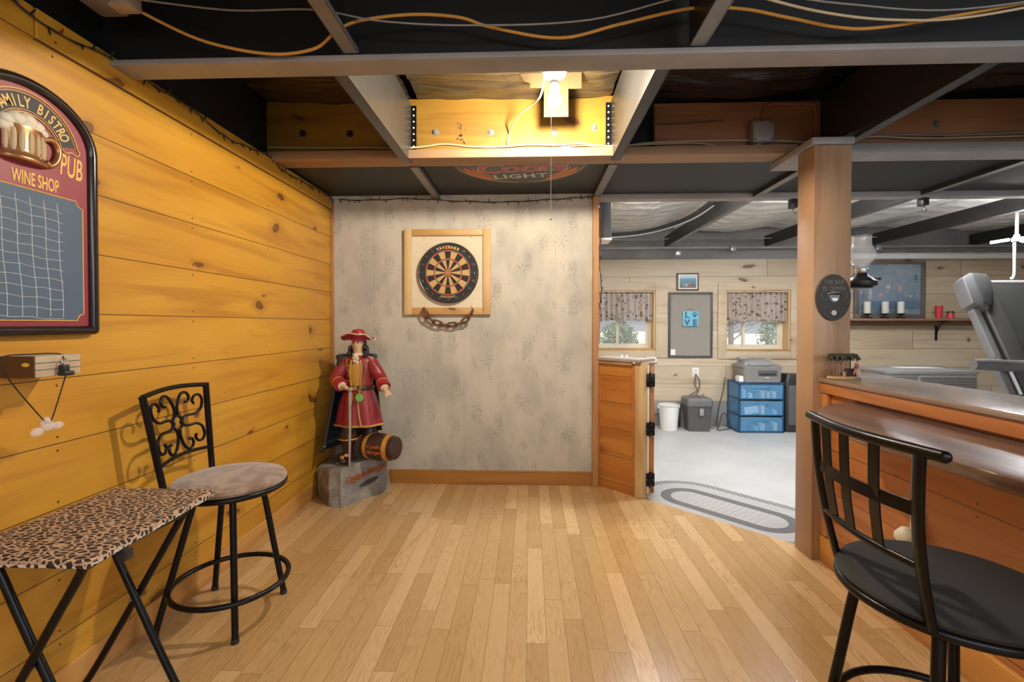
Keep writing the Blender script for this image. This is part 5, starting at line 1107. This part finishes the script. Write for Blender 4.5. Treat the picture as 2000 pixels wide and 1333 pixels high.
part('feeder_tray', B().box(2.70, 2.86, 5.70, 5.82, pz + .25, pz + .262, .004, M=None), MIDGREY, pr); part('feeder_roll', B().tube([(2.50, 5.78, pz + .26), (2.60, 5.78, pz + .275)], .022, 12), MIDGREY, pr)
single('paper_stack', B().box(2.437, 2.495, 5.61, 5.72, CZ + .5905, CZ + .66, .01), PAPER, 'small pale box on the drawers at the left of the printer', 'box')
bg2 = thing('floor_speaker', 'dark rounded case standing on the concrete right of the blue drawers', 'case', (3.15, 5.75, CZ))
part('case_body', rloft(B(), [(3.14, 5.75, .15, .10, .03, CZ), (3.14, 5.75, .15, .10, .04, CZ + .60), (3.14, 5.75, .12, .08, .04, CZ + .68)]), BLACKPL, bg2)
part('grille', B().box(3.02, 3.26, 5.64, 5.652, CZ + .08, CZ + .55, .01), GREYPL, bg2)

# shelf, framed bar picture, candle lights, red cup
sh = thing('wall_shelf', 'long wooden shelf on the pale plank wall right of the post', 'shelf', (4.5, FY, 1.27))
SHW = wood('shelf_brown', (.30, .17, .10), (.24, .125, .07), (.12, .05, .03), 'XZ', .5, 5, planks=False, seam=False, knots=.2)
part('board', B().box(3.55, 5.45, FY - .20, FY - .001, 1.258, 1.285, .003), SHW, sh); part('cleat', B().box(3.55, 5.35, FY - .03, FY - .001, 1.20, 1.258, .002), SHW, sh)
for x in (3.75, 4.93): part('bracket', B().box(x - .012, x + .012, FY - .012, FY - .001, 1.02, 1.258, .002).box(x - .012, x + .012, FY - .17, FY - .001, 1.246, 1.258, .002).tube([(x, FY - .14, 1.248), (x, FY - .06, 1.20), (x, FY - .012, 1.10)], .007, 8, smooth=5), BLACKMETAL, sh)
PIC = newmat('soft_bar_scene'); t_ = NT(PIC); o_ = t_.sep(t_.obj()); v_ = t_.comb(o_[0], o_[2])
c_ = t_.mix(t_.ramp(o_[2], 1.35, 1.95), (.14, .19, .25), (.30, .36, .40)); n_ = t_.noise(v_, 5, 3); c_ = t_.mix(t_.ramp(n_, .4, .65), c_, (.22, .29, .36)); c_ = t_.mix(t_.ramp(t_.noise(v_, 22, 3), .6, .7), c_, (.42, .45, .46))
t_.bsdf(c_, .15)
fp = thing('framed_bar_picture', 'large framed bluish bar-scene picture resting on the wall shelf', 'picture', (4.37, FY - .02, 1.287))
X0, X1, Z0, Z1 = 3.945, 4.785, 1.287, 1.975
part('print', B().box(X0 + .05, X1 - .05, FY - .020, FY - .012, Z0 + .05, Z1 - .02), PIC, fp, smooth=False)
for (a, c, lo, hi) in ((X0, X1, Z0, Z0 + .05), (X0, X1, Z1 - .03, Z1), (X0, X0 + .055, Z0 + .05, Z1 - .03), (X1 - .055, X1, Z0 + .05, Z1 - .03)): part('frame', B().box(a, c, FY - .032, FY - .008, lo, hi, .004), plain('dusty_dark_frame', (.13, .115, .105), .5) if 'dusty_dark_frame' not in MATS else MATS['dusty_dark_frame'], fp)
rr = random.Random(12); PAL = [plain('pic_pale', (.45, .43, .40), .3), plain('pic_blue', (.10, .17, .25), .3), plain('pic_rose', (.42, .30, .30), .3)]
part('painted_counter', B().box(4.14, 4.72, FY - .0215, FY - .0195, 1.40, 1.50), PAL[1], fp, smooth=False)
for k in range(9): part('painted_blob', B().sphere((rr.uniform(4.05, 4.68), FY - .0205, rr.uniform(1.42, 1.80)), rr.uniform(.015, .035), .0012, rr.uniform(.025, .06), 8, 6), PAL[k % 3], fp)
CG = glass('frosted_cylinder', (.85, .86, .80), .55, .25)
labs = ['left-hand glass cylinder candle light on the shelf before the bar picture', 'middle glass cylinder candle light on the shelf before the bar picture', 'right-hand glass cylinder candle light on the shelf before the bar picture']
for k, x in enumerate((4.035, 4.245, 4.425)):
    cl = thing('candle_light', labs[k], 'candle holder', (x, 5.83, 1.287), 'candle lights on the shelf'); c_ = (x, 5.83, 1.2862)
    part('stand', B().lathe([(0, 0), (.045, 0), (.045, .012), (.014, .02), (.012, .04), (.040, .05), (.040, .06), (0, .06)], c_, 24), BLACKMETAL, cl)
    part('glass_cylinder', B().lathe([(.036, .061), (.036, .20), (.033, .20), (.033, .064)], c_, 28, cap=False), CG, cl)
    part('candle', B().lathe([(0, .061), (.024, .061), (.024, .165), (0, .165)], c_, 20), plain('candle_wax_%d' % k, (.75, .74, .62), .5), cl)
rc = thing('red_cup', 'red cup on the shelf just left of the treadmill', 'cup', (4.865, 5.83, 1.2862))
part('cup', B().lathe([(0, 0), (.032, 0), (.040, .15), (.037, .15), (.030, .006), (0, .006)], (4.865, 5.83, 1.2862), 28, cap=False), plain('cherry_red', (.55, .04, .05), .35), rc)
rb_ = thing('red_cup', 'second red item with black lid on the shelf behind the treadmill cap', 'cup', (5.00, 5.83, 1.2862)); part('cup', B().lathe([(0, 0), (.038, 0), (.034, .06), (0, .06)], (5.0, 5.83, 1.2862), 20), MATS['cherry_red'], rb_); part('lid', B().lathe([(0, .0605), (.036, .0605), (.03, .085), (0, .085)], (5.0, 5.83, 1.2862), 20), BLACKPL, rb_)

# white pipe along the top of the far wall, gas heater, right wood post
wp = thing('ceiling_pipe', 'white pipe running along the top of the far wall behind the treadmill', 'pipe', (5.3, 5.86, 2.0))
part('pipe', B().tube([(3.6, 5.86, 2.035), (6.9, 5.86, 2.035)], .038, 20), WHITEPL, wp); part('coupling', B().tube([(5.2, 5.86, 2.035), (5.26, 5.86, 2.035)], .043, 20), WHITEPL, wp)
for x in (4.2, 6.2): part('pipe_strap', B().box(x - .012, x + .012, 5.80, FY + .02, 2.07, 2.082), GREYSTEEL, wp)
ht = thing('gas_heater', 'wide grey cabinet heater with louvres seen over the half wall cap', 'heater', (4.18, 5.3, CZ))
HG = plain('heater_grey', (.33, .33, .33), .35, .3)
part('cabinet', rloft(B(), [(4.18, 5.28, .46, .20, .05, CZ), (4.18, 5.28, .47, .21, .05, .695)]), HG, ht)
part('top_hood', rloft(B(), [(4.18, 5.28, .48, .22, .05, .697), (4.18, 5.28, .49, .23, .05, .725), (4.18, 5.30, .44, .20, .05, .748)]), HG, ht)
part('white_top_strip', B().box(3.95, 4.40, 5.20, 5.36, .746, .752, .002), WHITEPL, ht)
for k in range(5): part('louvre', B().box(4.05 if k % 1 == 0 else 4, 4.62, 5.058, 5.072, .545 + k * .028, .557 + k * .028), GALV, ht)
part('grille', B().box(3.76, 4.02, 5.060, 5.072, .53, .675), plain('grille_grey', (.12, .12, .12), .5), ht); part('front_lip', B().box(3.74, 4.64, 5.02, 5.06, .50, .515, .003), GALV, ht)
single('newel_post', B().box(2.285, 2.40, 2.16, 2.26, CZ, 1.115, .004), MATS['post_wood'], 'short pinkish wooden newel post at the right edge of the view', 'post')

# treadmill folded upright
tm = thing('treadmill', 'folded grey treadmill with black running deck upright in the far room', 'treadmill', (3.9, 3.4, CZ))
TM = frame_m((3.40, 3.16, .16), (1, 0, 0), (0, .49, 1)); L = 1.55
TG = plain('treadmill_grey', (.15, .15, .153), .4, .2)
part('running_belt', B().box(.15, .80, .06, L - .03, .012, .02, M=TM), plain('belt_black', (.035, .034, .033), .75, 0, .2, 120), tm)
part('deck', B().box(.06, .88, .03, L - .01, -.04, .012, .004, M=TM), GREYPL, tm)
for s_, a in ((0, .03), (1, .80)): part('side_rail', B().box(a, a + .125, .0, L - .06, -.05, .035, .012, M=TM), plain('rail_dark_grey', (.06, .059, .058), .4) if 'rail_dark_grey' not in MATS else MATS['rail_dark_grey'], tm)
for s_, a in ((0, -.05), (1, .96)): part('frame_tube', B().box(a, a + .05, -.08, L - .25, -.04, .02, .008, M=TM), TG, tm)
for a in (-.065, .84): part('rear_end_cap', B().prism([(a, L - .22), (a + .10, L - .27), (a + .21, L - .03), (a + .20, L + .035), (a + .08, L + .05), (a + .01, L + .0)], -.06, .055, .012, M=TM), TG, tm); part('dark_end_plate', B().prism([(a + .07, L - .22), (a + .12, L - .24), (a + .20, L - .04), (a + .19, L + .02), (a + .09, L + .035)], .0555, .062, .002, M=TM), MATS['rail_dark_grey'], tm)
part('roller', B().tube([TM @ Vector((.11, L - .02, 0)), TM @ Vector((.84, L - .02, 0))], .024, 14), MIDGREY, tm)
for x in (3.33, 4.46):
    part('upright', B().tube([(x, 3.05, -.02), (x, 3.30, .55), (x, 3.50, .98)], .024, 12, flat=.7), MATS['rail_dark_grey'], tm)
    part('base_foot', B().tube([(x, 2.80, -.025), (x, 3.9, -.025)], .024, 10), TG, tm)
hb = B().tube([(3.09, 3.42, .935), (3.22, 3.42, .933), (3.40, 3.42, .925), (3.62, 3.38, .935), (3.9, 3.35, .97)], [.032, .034, .033, .034, .034], 14, flat=1.25, smooth=6); part('hand_bar', hb, TG, tm)
part('base_crossbar', B().tube([(3.33, 2.95, -.02), (4.46, 2.95, -.02)], .022, 10), TG, tm)
part('console', B().box(3.75, 4.3, 3.22, 3.32, .86, .98, .02), GREYPL, tm)
tag_m = B(); tag_m.box(-.005, .02, .62, .85, .0215, .024, M=TM); part('safety_sticker', tag_m, PAPER, tm, 'faded white sticker strip', smooth=False)

# black hose and cables under the foil ceiling
cable('flexible_duct', [(.40, 4.95, 2.13), (.9, 4.95, 2.135), (1.25, 4.9, 2.17), (1.50, 4.6, 2.22), (1.62, 4.3, 2.30), (1.64, 4.1, 2.36)], .030, BLACKPL, 'black flexible duct curving under the foil ceiling left of the joist', 'duct')
cable('ceiling_cable', [(.40, 4.85, 2.095), (.9, 4.85, 2.10), (1.25, 4.8, 2.14), (1.5, 4.5, 2.19), (1.6, 4.2, 2.25)], .007, MIDGREY, 'grey cable tied along under the black flexible duct')
cable('ceiling_cable', [(.4, 5.75, 2.25), (1.3, 5.75, 2.235), (2.1, 5.75, 2.25), (3.2, 5.75, 2.235), (4.4, 5.75, 2.25)], .008, GREYCORD, 'grey cable strung across beneath the foil near the far wall')
for k, (x, y, z) in enumerate(((1.98, 3.66, 2.09), (2.93, 3.66, 2.10))):
    hk = thing('beam_hook', ('small dark clamp with hooks under the strap left of the post', 'small dark clamp under the strap right of the post')[k], 'hook', (x, y, z))
    part('clamp', B().box(x - .022, x + .022, y - .03, y + .03, z, z + .075, .003), MATS['blackened_steel'], hk); part('hook', B().tube([(x, y - .02, z), (x - .012, y - .02, z - .025), (x, y - .02, z - .045), (x + .012, y - .02, z - .03)], .003, 6, smooth=4), CHROME, hk)
for k, (x, z) in enumerate(((1.79, 2.05), (2.45, 2.10), (4.15, 2.10))):
    hk = thing('strap_clip', ('dangling grey clip on the far strap above the snapshot', 'square grey clip on the far strap above the right window', 'grey clip on the far strap above the bar picture')[k], 'clip', (x, 5.83, z)); part('clip_body', B().box(x - .035, x + .035, 5.80, 5.838, z, z + .06, .004), GALV, hk)

# far room lamps: LED folding lamps in screw sockets
LEDM = emit('led_panel', (1.0, .98, .95), 60)
def led_lamp(x, y, z, label, wing=True, M_=LEDM, drop=.0):
    t = thing('ceiling_led_lamp', label, 'lamp', (x, y, z), 'folding LED ceiling lamps')
    part('lamp_body', B().lathe([(0, 0), (.035, 0), (.035, .03), (.022, .045), (.02, .06), (0, .06)], (x, y, z), 20), WHITEPL, t)
    part('stem', B().tube([(x, y, z + .05), (x, y, 2.60)], .012, 8), WHITEPL, t)
    for k in range(3):
        a = k * 2 * PI / 3 + .35; Mx = Matrix.Translation((x, y, z + .02)) @ Matrix.Rotation(a, 4, 'Z') @ Matrix.Rotation(D(6), 4, 'Y')
        w = part('wing', B().box(.04, .17, -.03, .03, .0, .012, .004, M=Mx), WHITEPL, t); part('led_face', B().box(.045, .165, -.025, .025, -.003, -.0005, M=Mx).box(.045, .165, -.025, .025, .0125, .015, M=Mx), M_, w, smooth=False)['kind'] = 'stuff'
led_lamp(4.335, 4.4, 1.955, 'lit three-wing LED lamp hanging above the treadmill')
LEDH = emit('led_panel_bright', (.97, .985, 1.0), 560)
led_lamp(1.05, 3.90, 2.262, 'lit LED lamp tucked up in the first foil bay', M_=LEDH); led_lamp(2.25, 3.90, 2.262, 'lit LED lamp tucked up in the second foil bay', M_=LEDH); led_lamp(3.45, 3.90, 2.262, 'lit LED lamp tucked up in the third foil bay', M_=LEDH)
cable('lamp_conduit', [(4.335, 4.42, 1.95), (4.337, 4.42, 1.72), (4.335, 4.42, 1.66), (4.30, 4.40, 1.62), (4.1, 4.2, 1.61)], .010, WHITEPL, 'white cord dropping from the LED lamp behind the treadmill', 'cord')

# ------------------------------------------------------------------ painted figure statue on a stone block, with a small cask
ROCK = newmat('grey_cast_stone'); t_ = NT(ROCK); p_ = t_.obj(); n_ = t_.noise(p_, 9, 5, .65); z_ = t_.sep(p_)
c_ = t_.mix(t_.ramp(n_, .3, .7), (.22, .215, .20), (.36, .35, .33)); c_ = t_.mix(t_.m('MULTIPLY', t_.ramp(t_.noise(p_, 60, 3), .5, .7), .4), c_, (.13, .125, .12))
patch = t_.m('MULTIPLY', t_.ramp(t_.noise(p_, 6, 3), .48, .56), t_.ramp(z_[0], -1.29, -1.36)); c_ = t_.mix(t_.m('MULTIPLY', patch, .7), c_, (.16, .10, .045))
t_.bsdf(c_, .55, 0, t_.bump(n_, .7, .03))
st_ = thing('painted_statue', 'painted figure statue in red coat and red hat on a grey stone block', 'statue', (-1.24, 3.28, 0))
PL = [(-1.485, 3.24), (-1.335, 3.075), (-1.247, 3.062), (-1.03, 3.44), (-1.08, 3.55), (-1.46, 3.55)]
from mathutils import noise as mnoise
def rock_ring(z, q):
    P = []
    for i, (a, c) in enumerate(zip(PL, PL[1:] + PL[:1])):
        for k in range(12):
            x = a[0] + (c[0] - a[0]) * k / 12; y = a[1] + (c[1] - a[1]) * k / 12
            amp = .004 if i == 2 else .022
            w = abs(mnoise.noise(Vector((x * 9, y * 9, z * 12)))) * amp + q * (.012 if i != 2 else .004)
            d = Vector((-1.24 - x, 3.30 - y)).normalized(); zz = z
            if z > .2: zz = z + .035 * (x + 1.24) / .25 * .6 + mnoise.noise(Vector((x * 8, y * 8, 3))) * .018
            P.append((x + d.x * w, y + d.y * w, zz))
    return P
rk = B().loft([rock_ring(0, 0)] + [rock_ring(z, 0) for z in (.04, .08, .12, .16, .20, .235)] + [rock_ring(.255, 1)])
part('stone_block', rk, ROCK, st_, angle=25)
RM = frame_m((-1.1385, 3.251, .0), (.498, .867, 0), (0, 0, 1))
ORL = plain('rust_orange_letters', (.40, .11, .03), .55)
b = B(); text_into(b, 'Captain Morgan', .058, RM @ Matrix.Translation((.0, .165, .004)) @ Matrix.Rotation(D(5), 4, 'Z') @ Matrix.Diagonal((.92, 1.0, 1, 1)), ext=.003, bold=.0012, shear=.05); part('lettering', b, ORL, st_, 'rust orange lettering on the stone', smooth=False)
b = B().prism([(x * .085, y * .016) for x, y in [(math.cos(a) * 1 if abs(math.cos(a)) > .3 else math.cos(a), math.sin(a)) for a in [k * 2 * PI / 24 for k in range(24)]]], -.002, .005, M=RM @ Matrix.Translation((.02, .112, 0)) @ Matrix.Rotation(D(7), 4, 'Z')); part('oval_plate', b, plain('dark_plate', (.06, .058, .055), .5), st_)
# cask
CM = frame_m((-1.035, 3.235, .366), (.96, -.28, 0), (.28, .96, 0)) @ Matrix.Rotation(PI / 2, 4, 'Y')
ck = thing('small_cask', 'small dark brown cask with gold bands lying on the stone block', 'cask', (-1.035, 3.235, .27))
BRN = plain('cask_dark_brown', (.045, .022, .015), .35, 0, .4, 25)
prof = [(0, -.128), (.074, -.128), (.078, -.122), (.078, -.118), (.088, -.075), (.0945, 0), (.088, .075), (.078, .118), (.078, .122), (.074, .128), (0, .128)]
part('cask_body', B().lathe(prof, (0, 0, 0), 40, CM), BRN, ck)
for a_, c2_ in ((-.092, -.062), (.062, .092)): part('gold_band', B().lathe([(.0855, a_), (.0925 if a_ > 0 else .0875, a_), (.0925 if a_ < 0 else .0875, c2_), (.083, c2_)], (0, 0, 0), 40, CM, cap=False), GOLD, ck)
BM_ = frame_m((-1.055, 3.144, .366), (.96, -.28, 0), (0, 0, 1))
b = B(); text_into(b, 'Captain', .034, BM_ @ Matrix.Translation((0, .012, .003)), ext=.003, bold=.0008); part('lettering', b, ORL, ck, 'orange first line of lettering', smooth=False)
b = B(); text_into(b, 'Morgan', .034, BM_ @ Matrix.Translation((0, -.026, .003)), ext=.003, bold=.0008); part('lettering', b, ORL, ck, 'orange second line of lettering', smooth=False)

# the figure: one continuous skinned body
def body_mesh(verts, edges, root, sub=2):
    """skin + subdivision baked to a mesh"""
    me = bpy.data.meshes.new('tmp'); me.from_pydata([v[0] for v in verts], edges, []); me.update()
    o = bpy.data.objects.new('tmp', me); COL.objects.link(o)
    m_ = o.modifiers.new('skin', 'SKIN'); m_.use_smooth_shade = True
    for i, v in enumerate(verts):
        s = me.skin_vertices[0].data[i]; r = v[1]; s.radius = (r, r) if not isinstance(r, tuple) else r; s.use_root = (i == root)
    s2 = o.modifiers.new('sub', 'SUBSURF'); s2.levels = sub; s2.render_levels = sub
    dg = bpy.context.evaluated_depsgraph_get(); dg.update(); out = bpy.data.meshes.new_from_object(o.evaluated_get(dg)); bpy.data.objects.remove(o)
    return out
V = []; E_ = []
def add(p, r, frm=None):
    V.append((p, r)); i = len(V) - 1
    if frm is not None: E_.append((frm, i))
    return i
pel = add((-1.20, 3.285, .70), .062); sp_ = add((-1.20, 3.285, .80), .058, pel); chs = add((-1.20, 3.28, .92), .070, sp_)
nk = add((-1.20, 3.268, 1.005), .030, chs); hb_ = add((-1.198, 3.255, 1.035), .036, nk); hd_ = add((-1.197, 3.255, 1.075), .046, hb_); ht_ = add((-1.197, 3.26, 1.115), .040, hd_)
# right arm to the staff
s1_ = add((-1.295, 3.275, .955), .036, chs); e1_ = add((-1.345, 3.225, .835), .029, s1_); w1_ = add((-1.262, 3.140, .795), .017, e1_); pm1 = add((-1.228, 3.118, .790), (.019, .013), w1_)
# left arm relaxed outward
s2_ = add((-1.105, 3.275, .955), .036, chs); e2_ = add((-1.035, 3.245, .845), .029, s2_); w2_ = add((-.985, 3.175, .775), .017, e2_); pm2 = add((-.962, 3.150, .755), (.019, .013), w2_)
for (pm, base, dirs) in ((pm1, (-1.228, 3.118, .790), (((.018, -.016, -.004), (.012, -.006, -.022)), ((.022, -.010, -.006), (.010, .000, -.024)), ((.024, -.003, -.010), (.006, .004, -.022)), ((.022, .005, -.014), (.002, .008, -.018)), ((.006, -.020, .002), (.012, -.006, -.012)))),
                         (pm2, (-.962, 3.150, .755), (((.020, -.012, -.004), (.014, -.006, -.016)), ((.014, -.020, -.006), (.010, -.010, -.018)), ((.006, -.024, -.008), (.004, -.012, -.018)), ((-.002, -.022, -.008), (.000, -.010, -.016)), ((.018, .006, .000), (.012, -.004, -.010))))):
    for (d1, d2) in dirs:
        a_ = Vector(base) + Vector(d1); k1 = add(tuple(a_), .0062, pm); add(tuple(a_ + Vector(d2)), .0050, k1)
# legs
l1 = add((-1.245, 3.275, .645), .052, pel); k1_ = add((-1.255, 3.225, .48), .038, l1); a1_ = add((-1.262, 3.235, .315), .026, k1_); add((-1.255, 3.150, .285), .022, a1_)
l2 = add((-1.155, 3.30, .645), .052, pel); k2_ = add((-1.150, 3.345, .48), .038, l2); a2_ = add((-1.155, 3.38, .325), .026, k2_); add((-1.14, 3.335, .30), .022, a2_)
PALE = plain('painted_pale_skin', (.62, .42, .27), .45, 0, .06)
bm_ = body_mesh(V, E_, pel); bm_.materials.clear(); bm_.materials.append(PALE)
for p_ in bm_.polygons: p_.use_smooth = True; p_.material_index = 0
part('body', bm_, PALE, st_)
fx_, fy_, fz_ = -1.197, 3.209, 1.070
part('nose', B().tube([(fx_, fy_ + .004, fz_ + .018), (fx_, fy_ - .008, fz_ + .001), (fx_, fy_ + .004, fz_ - .004)], [.004, .0065, .005], 8), PALE, st_)
for s_ in (-1, 1):
    part('eye', B().sphere((fx_ + s_ * .017, fy_ + .003, fz_ + .014), .0055, .003, .0032, 10, 6), BLACKPL, st_); part('ear', B().sphere((fx_ + s_ * .046, 3.255, 1.07), .006, .010, .014, 8, 6), PALE, st_)
    part('eyebrow', B().tube([(fx_ + s_ * .008, fy_ + .001, fz_ + .023), (fx_ + s_ * .028, fy_ + .006, fz_ + .025)], .002, 5), BLACKPL, st_)
part('mouth', B().tube([(fx_ - .013, fy_ + .005, fz_ - .022), (fx_, fy_ - .001, fz_ - .024), (fx_ + .013, fy_ + .005, fz_ - .022)], .0024, 6), plain('painted_lip', (.35, .10, .07), .5), st_)
hr = B(); rr = random.Random(3)
for k in range(34):
    s_ = rr.choice((-1, 1)); a = rr.uniform(.2, 1.0); hr.sphere((fx_ + s_ * (.045 + .014 * a), 3.25 + rr.uniform(-.02, .04), 1.09 - a * .10), rr.uniform(.011, .016), None, rr.uniform(.012, .018), 8, 6)
for k in range(14): hr.sphere((fx_ + rr.uniform(-.04, .04), 3.30, 1.10 - rr.uniform(0, .1)), .02, None, .02, 8, 6)
part('hair', hr, plain('painted_black_hair', (.014, .012, .012), .35), st_)
RED = plain('painted_red_coat', (.26, .022, .030), .38, 0, .2, 12); RED2 = plain('painted_red_hat', (.36, .018, .040), .4, 0, .15); TRIMC = plain('cream_trim', (.60, .50, .36), .5); OCH = plain('ochre_trim', (.50, .26, .05), .45, 0, .2)
NVY = plain('painted_navy', (.020, .030, .045), .45, 0, .25); SLC = plain('slate_blue_lining', (.07, .10, .13), .5); BOOT = plain('painted_brown_boot', (.055, .018, .012), .3, 0, .3)
def ell(cx, cy, rx, ry, z, n=32, wav=0.0, ph=0): return [(cx + (rx + wav * math.sin(a * 7 + ph)) * math.cos(a), cy + (ry + wav * math.sin(a * 7 + ph)) * math.sin(a), z) for a in [k * 2 * PI / n for k in range(n)]]
CO = [(1.004, .040, .036, 0), (.982, .098, .060, 0), (.958, .120, .070, 0), (.90, .112, .074, 0), (.83, .100, .072, 0), (.775, .097, .072, .001), (.72, .118, .086, .003), (.65, .138, .100, .005), (.575, .152, .110, .007), (.515, .162, .118, .008)]
part('coat', B().loft([ell(-1.20, 3.28, rx, ry, z, 56, wv, z * 3) for z, rx, ry, wv in CO]), RED, st_)
part('coat_hem', B().tube(ell(-1.20, 3.28, .163, .119, .518, 56, .008, 1.5), .008, 8, closed=True), OCH, st_)
part('belt', B().tube(ell(-1.20, 3.28, .101, .076, .775, 40), .011, 8, closed=True, flat=1.6), BOOT, st_)
part('belt_buckle', B().box(-1.215, -1.185, 3.190, 3.198, .762, .788, .002), GOLD, st_)
part('waistcoat', B().loft([[(-1.197 + sx * w, 3.28 - d + .006 * abs(sx), z) for sx in (-1, -.5, 0, .5, 1)] + [(-1.197 + sx * w, 3.28 - d + .03, z) for sx in (1, 0, -1)] for z, w, d in ((.975, .022, .066), (.92, .034, .080), (.85, .034, .080), (.79, .028, .078))]), OCH, st_)
for s_ in (-1, 1): part('coat_edge', B().tube([(-1.197 + s_ * x, 3.28 - d, z) for z, x, d in ((.97, .030, .066), (.90, .040, .075), (.80, .034, .074), (.72, .022, .088), (.62, .030, .103), (.52, .050, .112))], .0065, 8, smooth=4), OCH, st_)
for k in range(4): part('button', B().sphere((-1.248, 3.208, .93 - k * .035), .006, .004, .006, 8, 6), GOLD, st_)
def sleeve(S, E2, W, cuff=True):
    S, E2, W = Vector(S), Vector(E2), Vector(W)
    part('sleeve', B().tube([S, S.lerp(E2, .5), E2, E2.lerp(W, .55)], [.047, .046, .042, .040], 18, smooth=4), RED, st_)
    d = (W - E2); a_ = E2 + d * .42; c_ = E2 + d * .80
    part('turned_cuff', B().tube([a_, c_], [.041, .047], 20), RED2, st_); part('cuff_trim', B().tube([a_ - d * .03, a_ + d * .05], [.044, .045], 20), OCH, st_)
    fr_ = B()
    for k in range(9):
        q = k * 2 * PI / 9; n1 = d.normalized().orthogonal().normalized(); n2 = d.normalized().cross(n1); fr_.sphere(tuple(E2 + d * .90 + (n1 * math.cos(q) + n2 * math.sin(q)) * .017), .013, None, None, 8, 6)
    part('shirt_frill', fr_, TRIMC, st_)
sleeve((-1.285, 3.275, .950), (-1.345, 3.225, .835), (-1.262, 3.140, .795)); sleeve((-1.115, 3.275, .950), (-1.035, 3.245, .845), (-.985, 3.175, .775))
cr_ = B()
for (x, z, r) in ((0, .998, .018), (.008, .980, .017), (-.006, .965, .016), (.010, .952, .014), (-.010, .985, .014)): cr_.sphere((-1.197 + x, 3.206 + (.998 - z) * .1, z), r, .012, r, 10, 8)
cr_.tube(ell(-1.198, 3.262, .033, .033, 1.006, 24), .012, 8, closed=True)
part('white_cravat', cr_, TRIMC, st_)
for (h, k, an, nm) in (((-1.245, 3.275, .62), (-1.255, 3.225, .48), (-1.262, 3.235, .33), 0), ((-1.155, 3.30, .62), (-1.150, 3.345, .48), (-1.155, 3.38, .34), 1)):
    part('trouser_leg', B().tube([h, k, Vector(k).lerp(Vector(an), .3)], [.060, .050, .046], 18, smooth=4), NVY, st_)
    kk = Vector(k).lerp(Vector(an), .12); A = Vector(an)
    bo = part('boot', B().tube([kk, kk.lerp(A, .5), A, A - Vector((0, 0, .045))], [.054, .046, .038, .044], 20, smooth=4).sphere((A.x + .004, A.y - .045, .288), .036, .072, .026, 16, 10), BOOT, st_)
    part('boot_cuff', B().tube([kk + Vector((0, 0, .015)), kk - Vector((0, 0, .035))], [.056, .064], 22), BOOT, bo); part('cuff_edge', B().tube(ell(kk.x, kk.y, .063, .063, kk.z - .036, 28), .006, 6, closed=True), OCH, bo)
part('boot_buckle', B().box(-1.275, -1.250, 3.128, 3.136, .306, .330, .002), GOLD, st_)
def cloak(s, t):
    a = D(-25) + D(215) * s; z = .99 - .57 * t; r = .125 + .085 * t + .012 * math.sin(a * 5) * t; cx = -1.215 - .035 * t
    return (cx + (r + .015) * math.cos(a) * (1.0), 3.295 + r * .8 * math.sin(a) * (1 if a > 0 else 1), z + .015 * math.cos(a * 2))
def cloak2(s, t):
    a = D(15) + D(215) * s; z = .985 - .60 * t * (1 - .12 * math.cos(a)); r = .125 + .075 * t + .012 * math.sin(a * 5) * t; cx = -1.225 - .045 * t
    return (cx + r * math.cos(a), 3.305 + r * .85 * math.sin(a), z)
part('cloak', B().surf(cloak2, 48, 20), NVY, st_, thick=.012)
part('cloak_hem', B().tube([cloak2(k / 30, .93) for k in range(31)], .010, 8), SLC, st_); part('cloak_collar', B().tube([cloak2(k / 20, .0) for k in range(21)], .020, 8), NVY, st_)
def brim(s, t):
    a = 2 * PI * s; r = .038 + .075 * t; up = .030 * t * (abs(math.cos(a)) ** 1.5) - .020 * t * max(0, math.cos(a * 2 + .3)) * (1 if abs(math.cos(a)) > .7 else 0) + .045 * t * max(0, -math.sin(a)) ** 2 * (.9) 
    return (-1.197 + r * math.cos(a) * 1.02, 3.262 + r * math.sin(a) * .95, 1.112 + up + .004 * math.sin(a * 6) * t - .012 * t * abs(math.cos(a)))
part('hat_brim', B().surf(brim, 60, 8), RED2, st_, thick=.007)
part('hat_crown', B().lathe([(0, -.004), (.052, -.004), (.055, .02), (.050, .05), (.036, .072), (0, .080)], (-1.197, 3.262, 1.105), 32), RED2, st_)
part('hat_edge', B().tube([brim(k / 60, 1) for k in range(60)], .0045, 8, closed=True), TRIMC, st_)
sf = thing('pale_staff', 'pale silver walking staff held upright before the red-coated statue', 'staff', (-1.213, 3.128, .26))
part('shaft', B().tube([(-1.213, 3.132, .262), (-1.204, 3.118, .52), (-1.197, 3.104, .765)], [.011, .014, .016], 14, flat=.6), plain('staff_silver', (.42, .39, .37), .35, .4), sf)
part('knob', B().sphere((-1.196, 3.102, .782), .019, .017, .014), MATS['staff_silver'], sf)
# bead necklace with green medallion
bd = thing('bead_necklace', 'string of gold beads with a green medallion draped on the statue', 'necklace', (-1.19, 3.19, .80))
nc = spline([Vector(p) for p in ((-1.262, 3.215, .975), (-1.255, 3.195, .93), (-1.225, 3.185, .85), (-1.175, 3.172, .775), (-1.155, 3.166, .745), (-1.140, 3.172, .80), (-1.125, 3.190, .88), (-1.128, 3.215, .965))], 8)
bb2 = B()
for p in nc: bb2.sphere(tuple(p), .0042, None, None, 6, 5)
part('beads', bb2, plain('gold_green_beads', (.30, .26, .04), .3, .5), bd)['kind'] = 'stuff'
part('medallion', B().lathe([(0, 0), (.026, 0), (.028, .003), (.026, .006), (0, .006)], (0, 0, 0), 28, Matrix.Translation((-1.155, 3.164, .718)) @ Matrix.Rotation(PI / 2, 4, 'X')), plain('medallion_green', (.20, .50, .12), .3), bd)
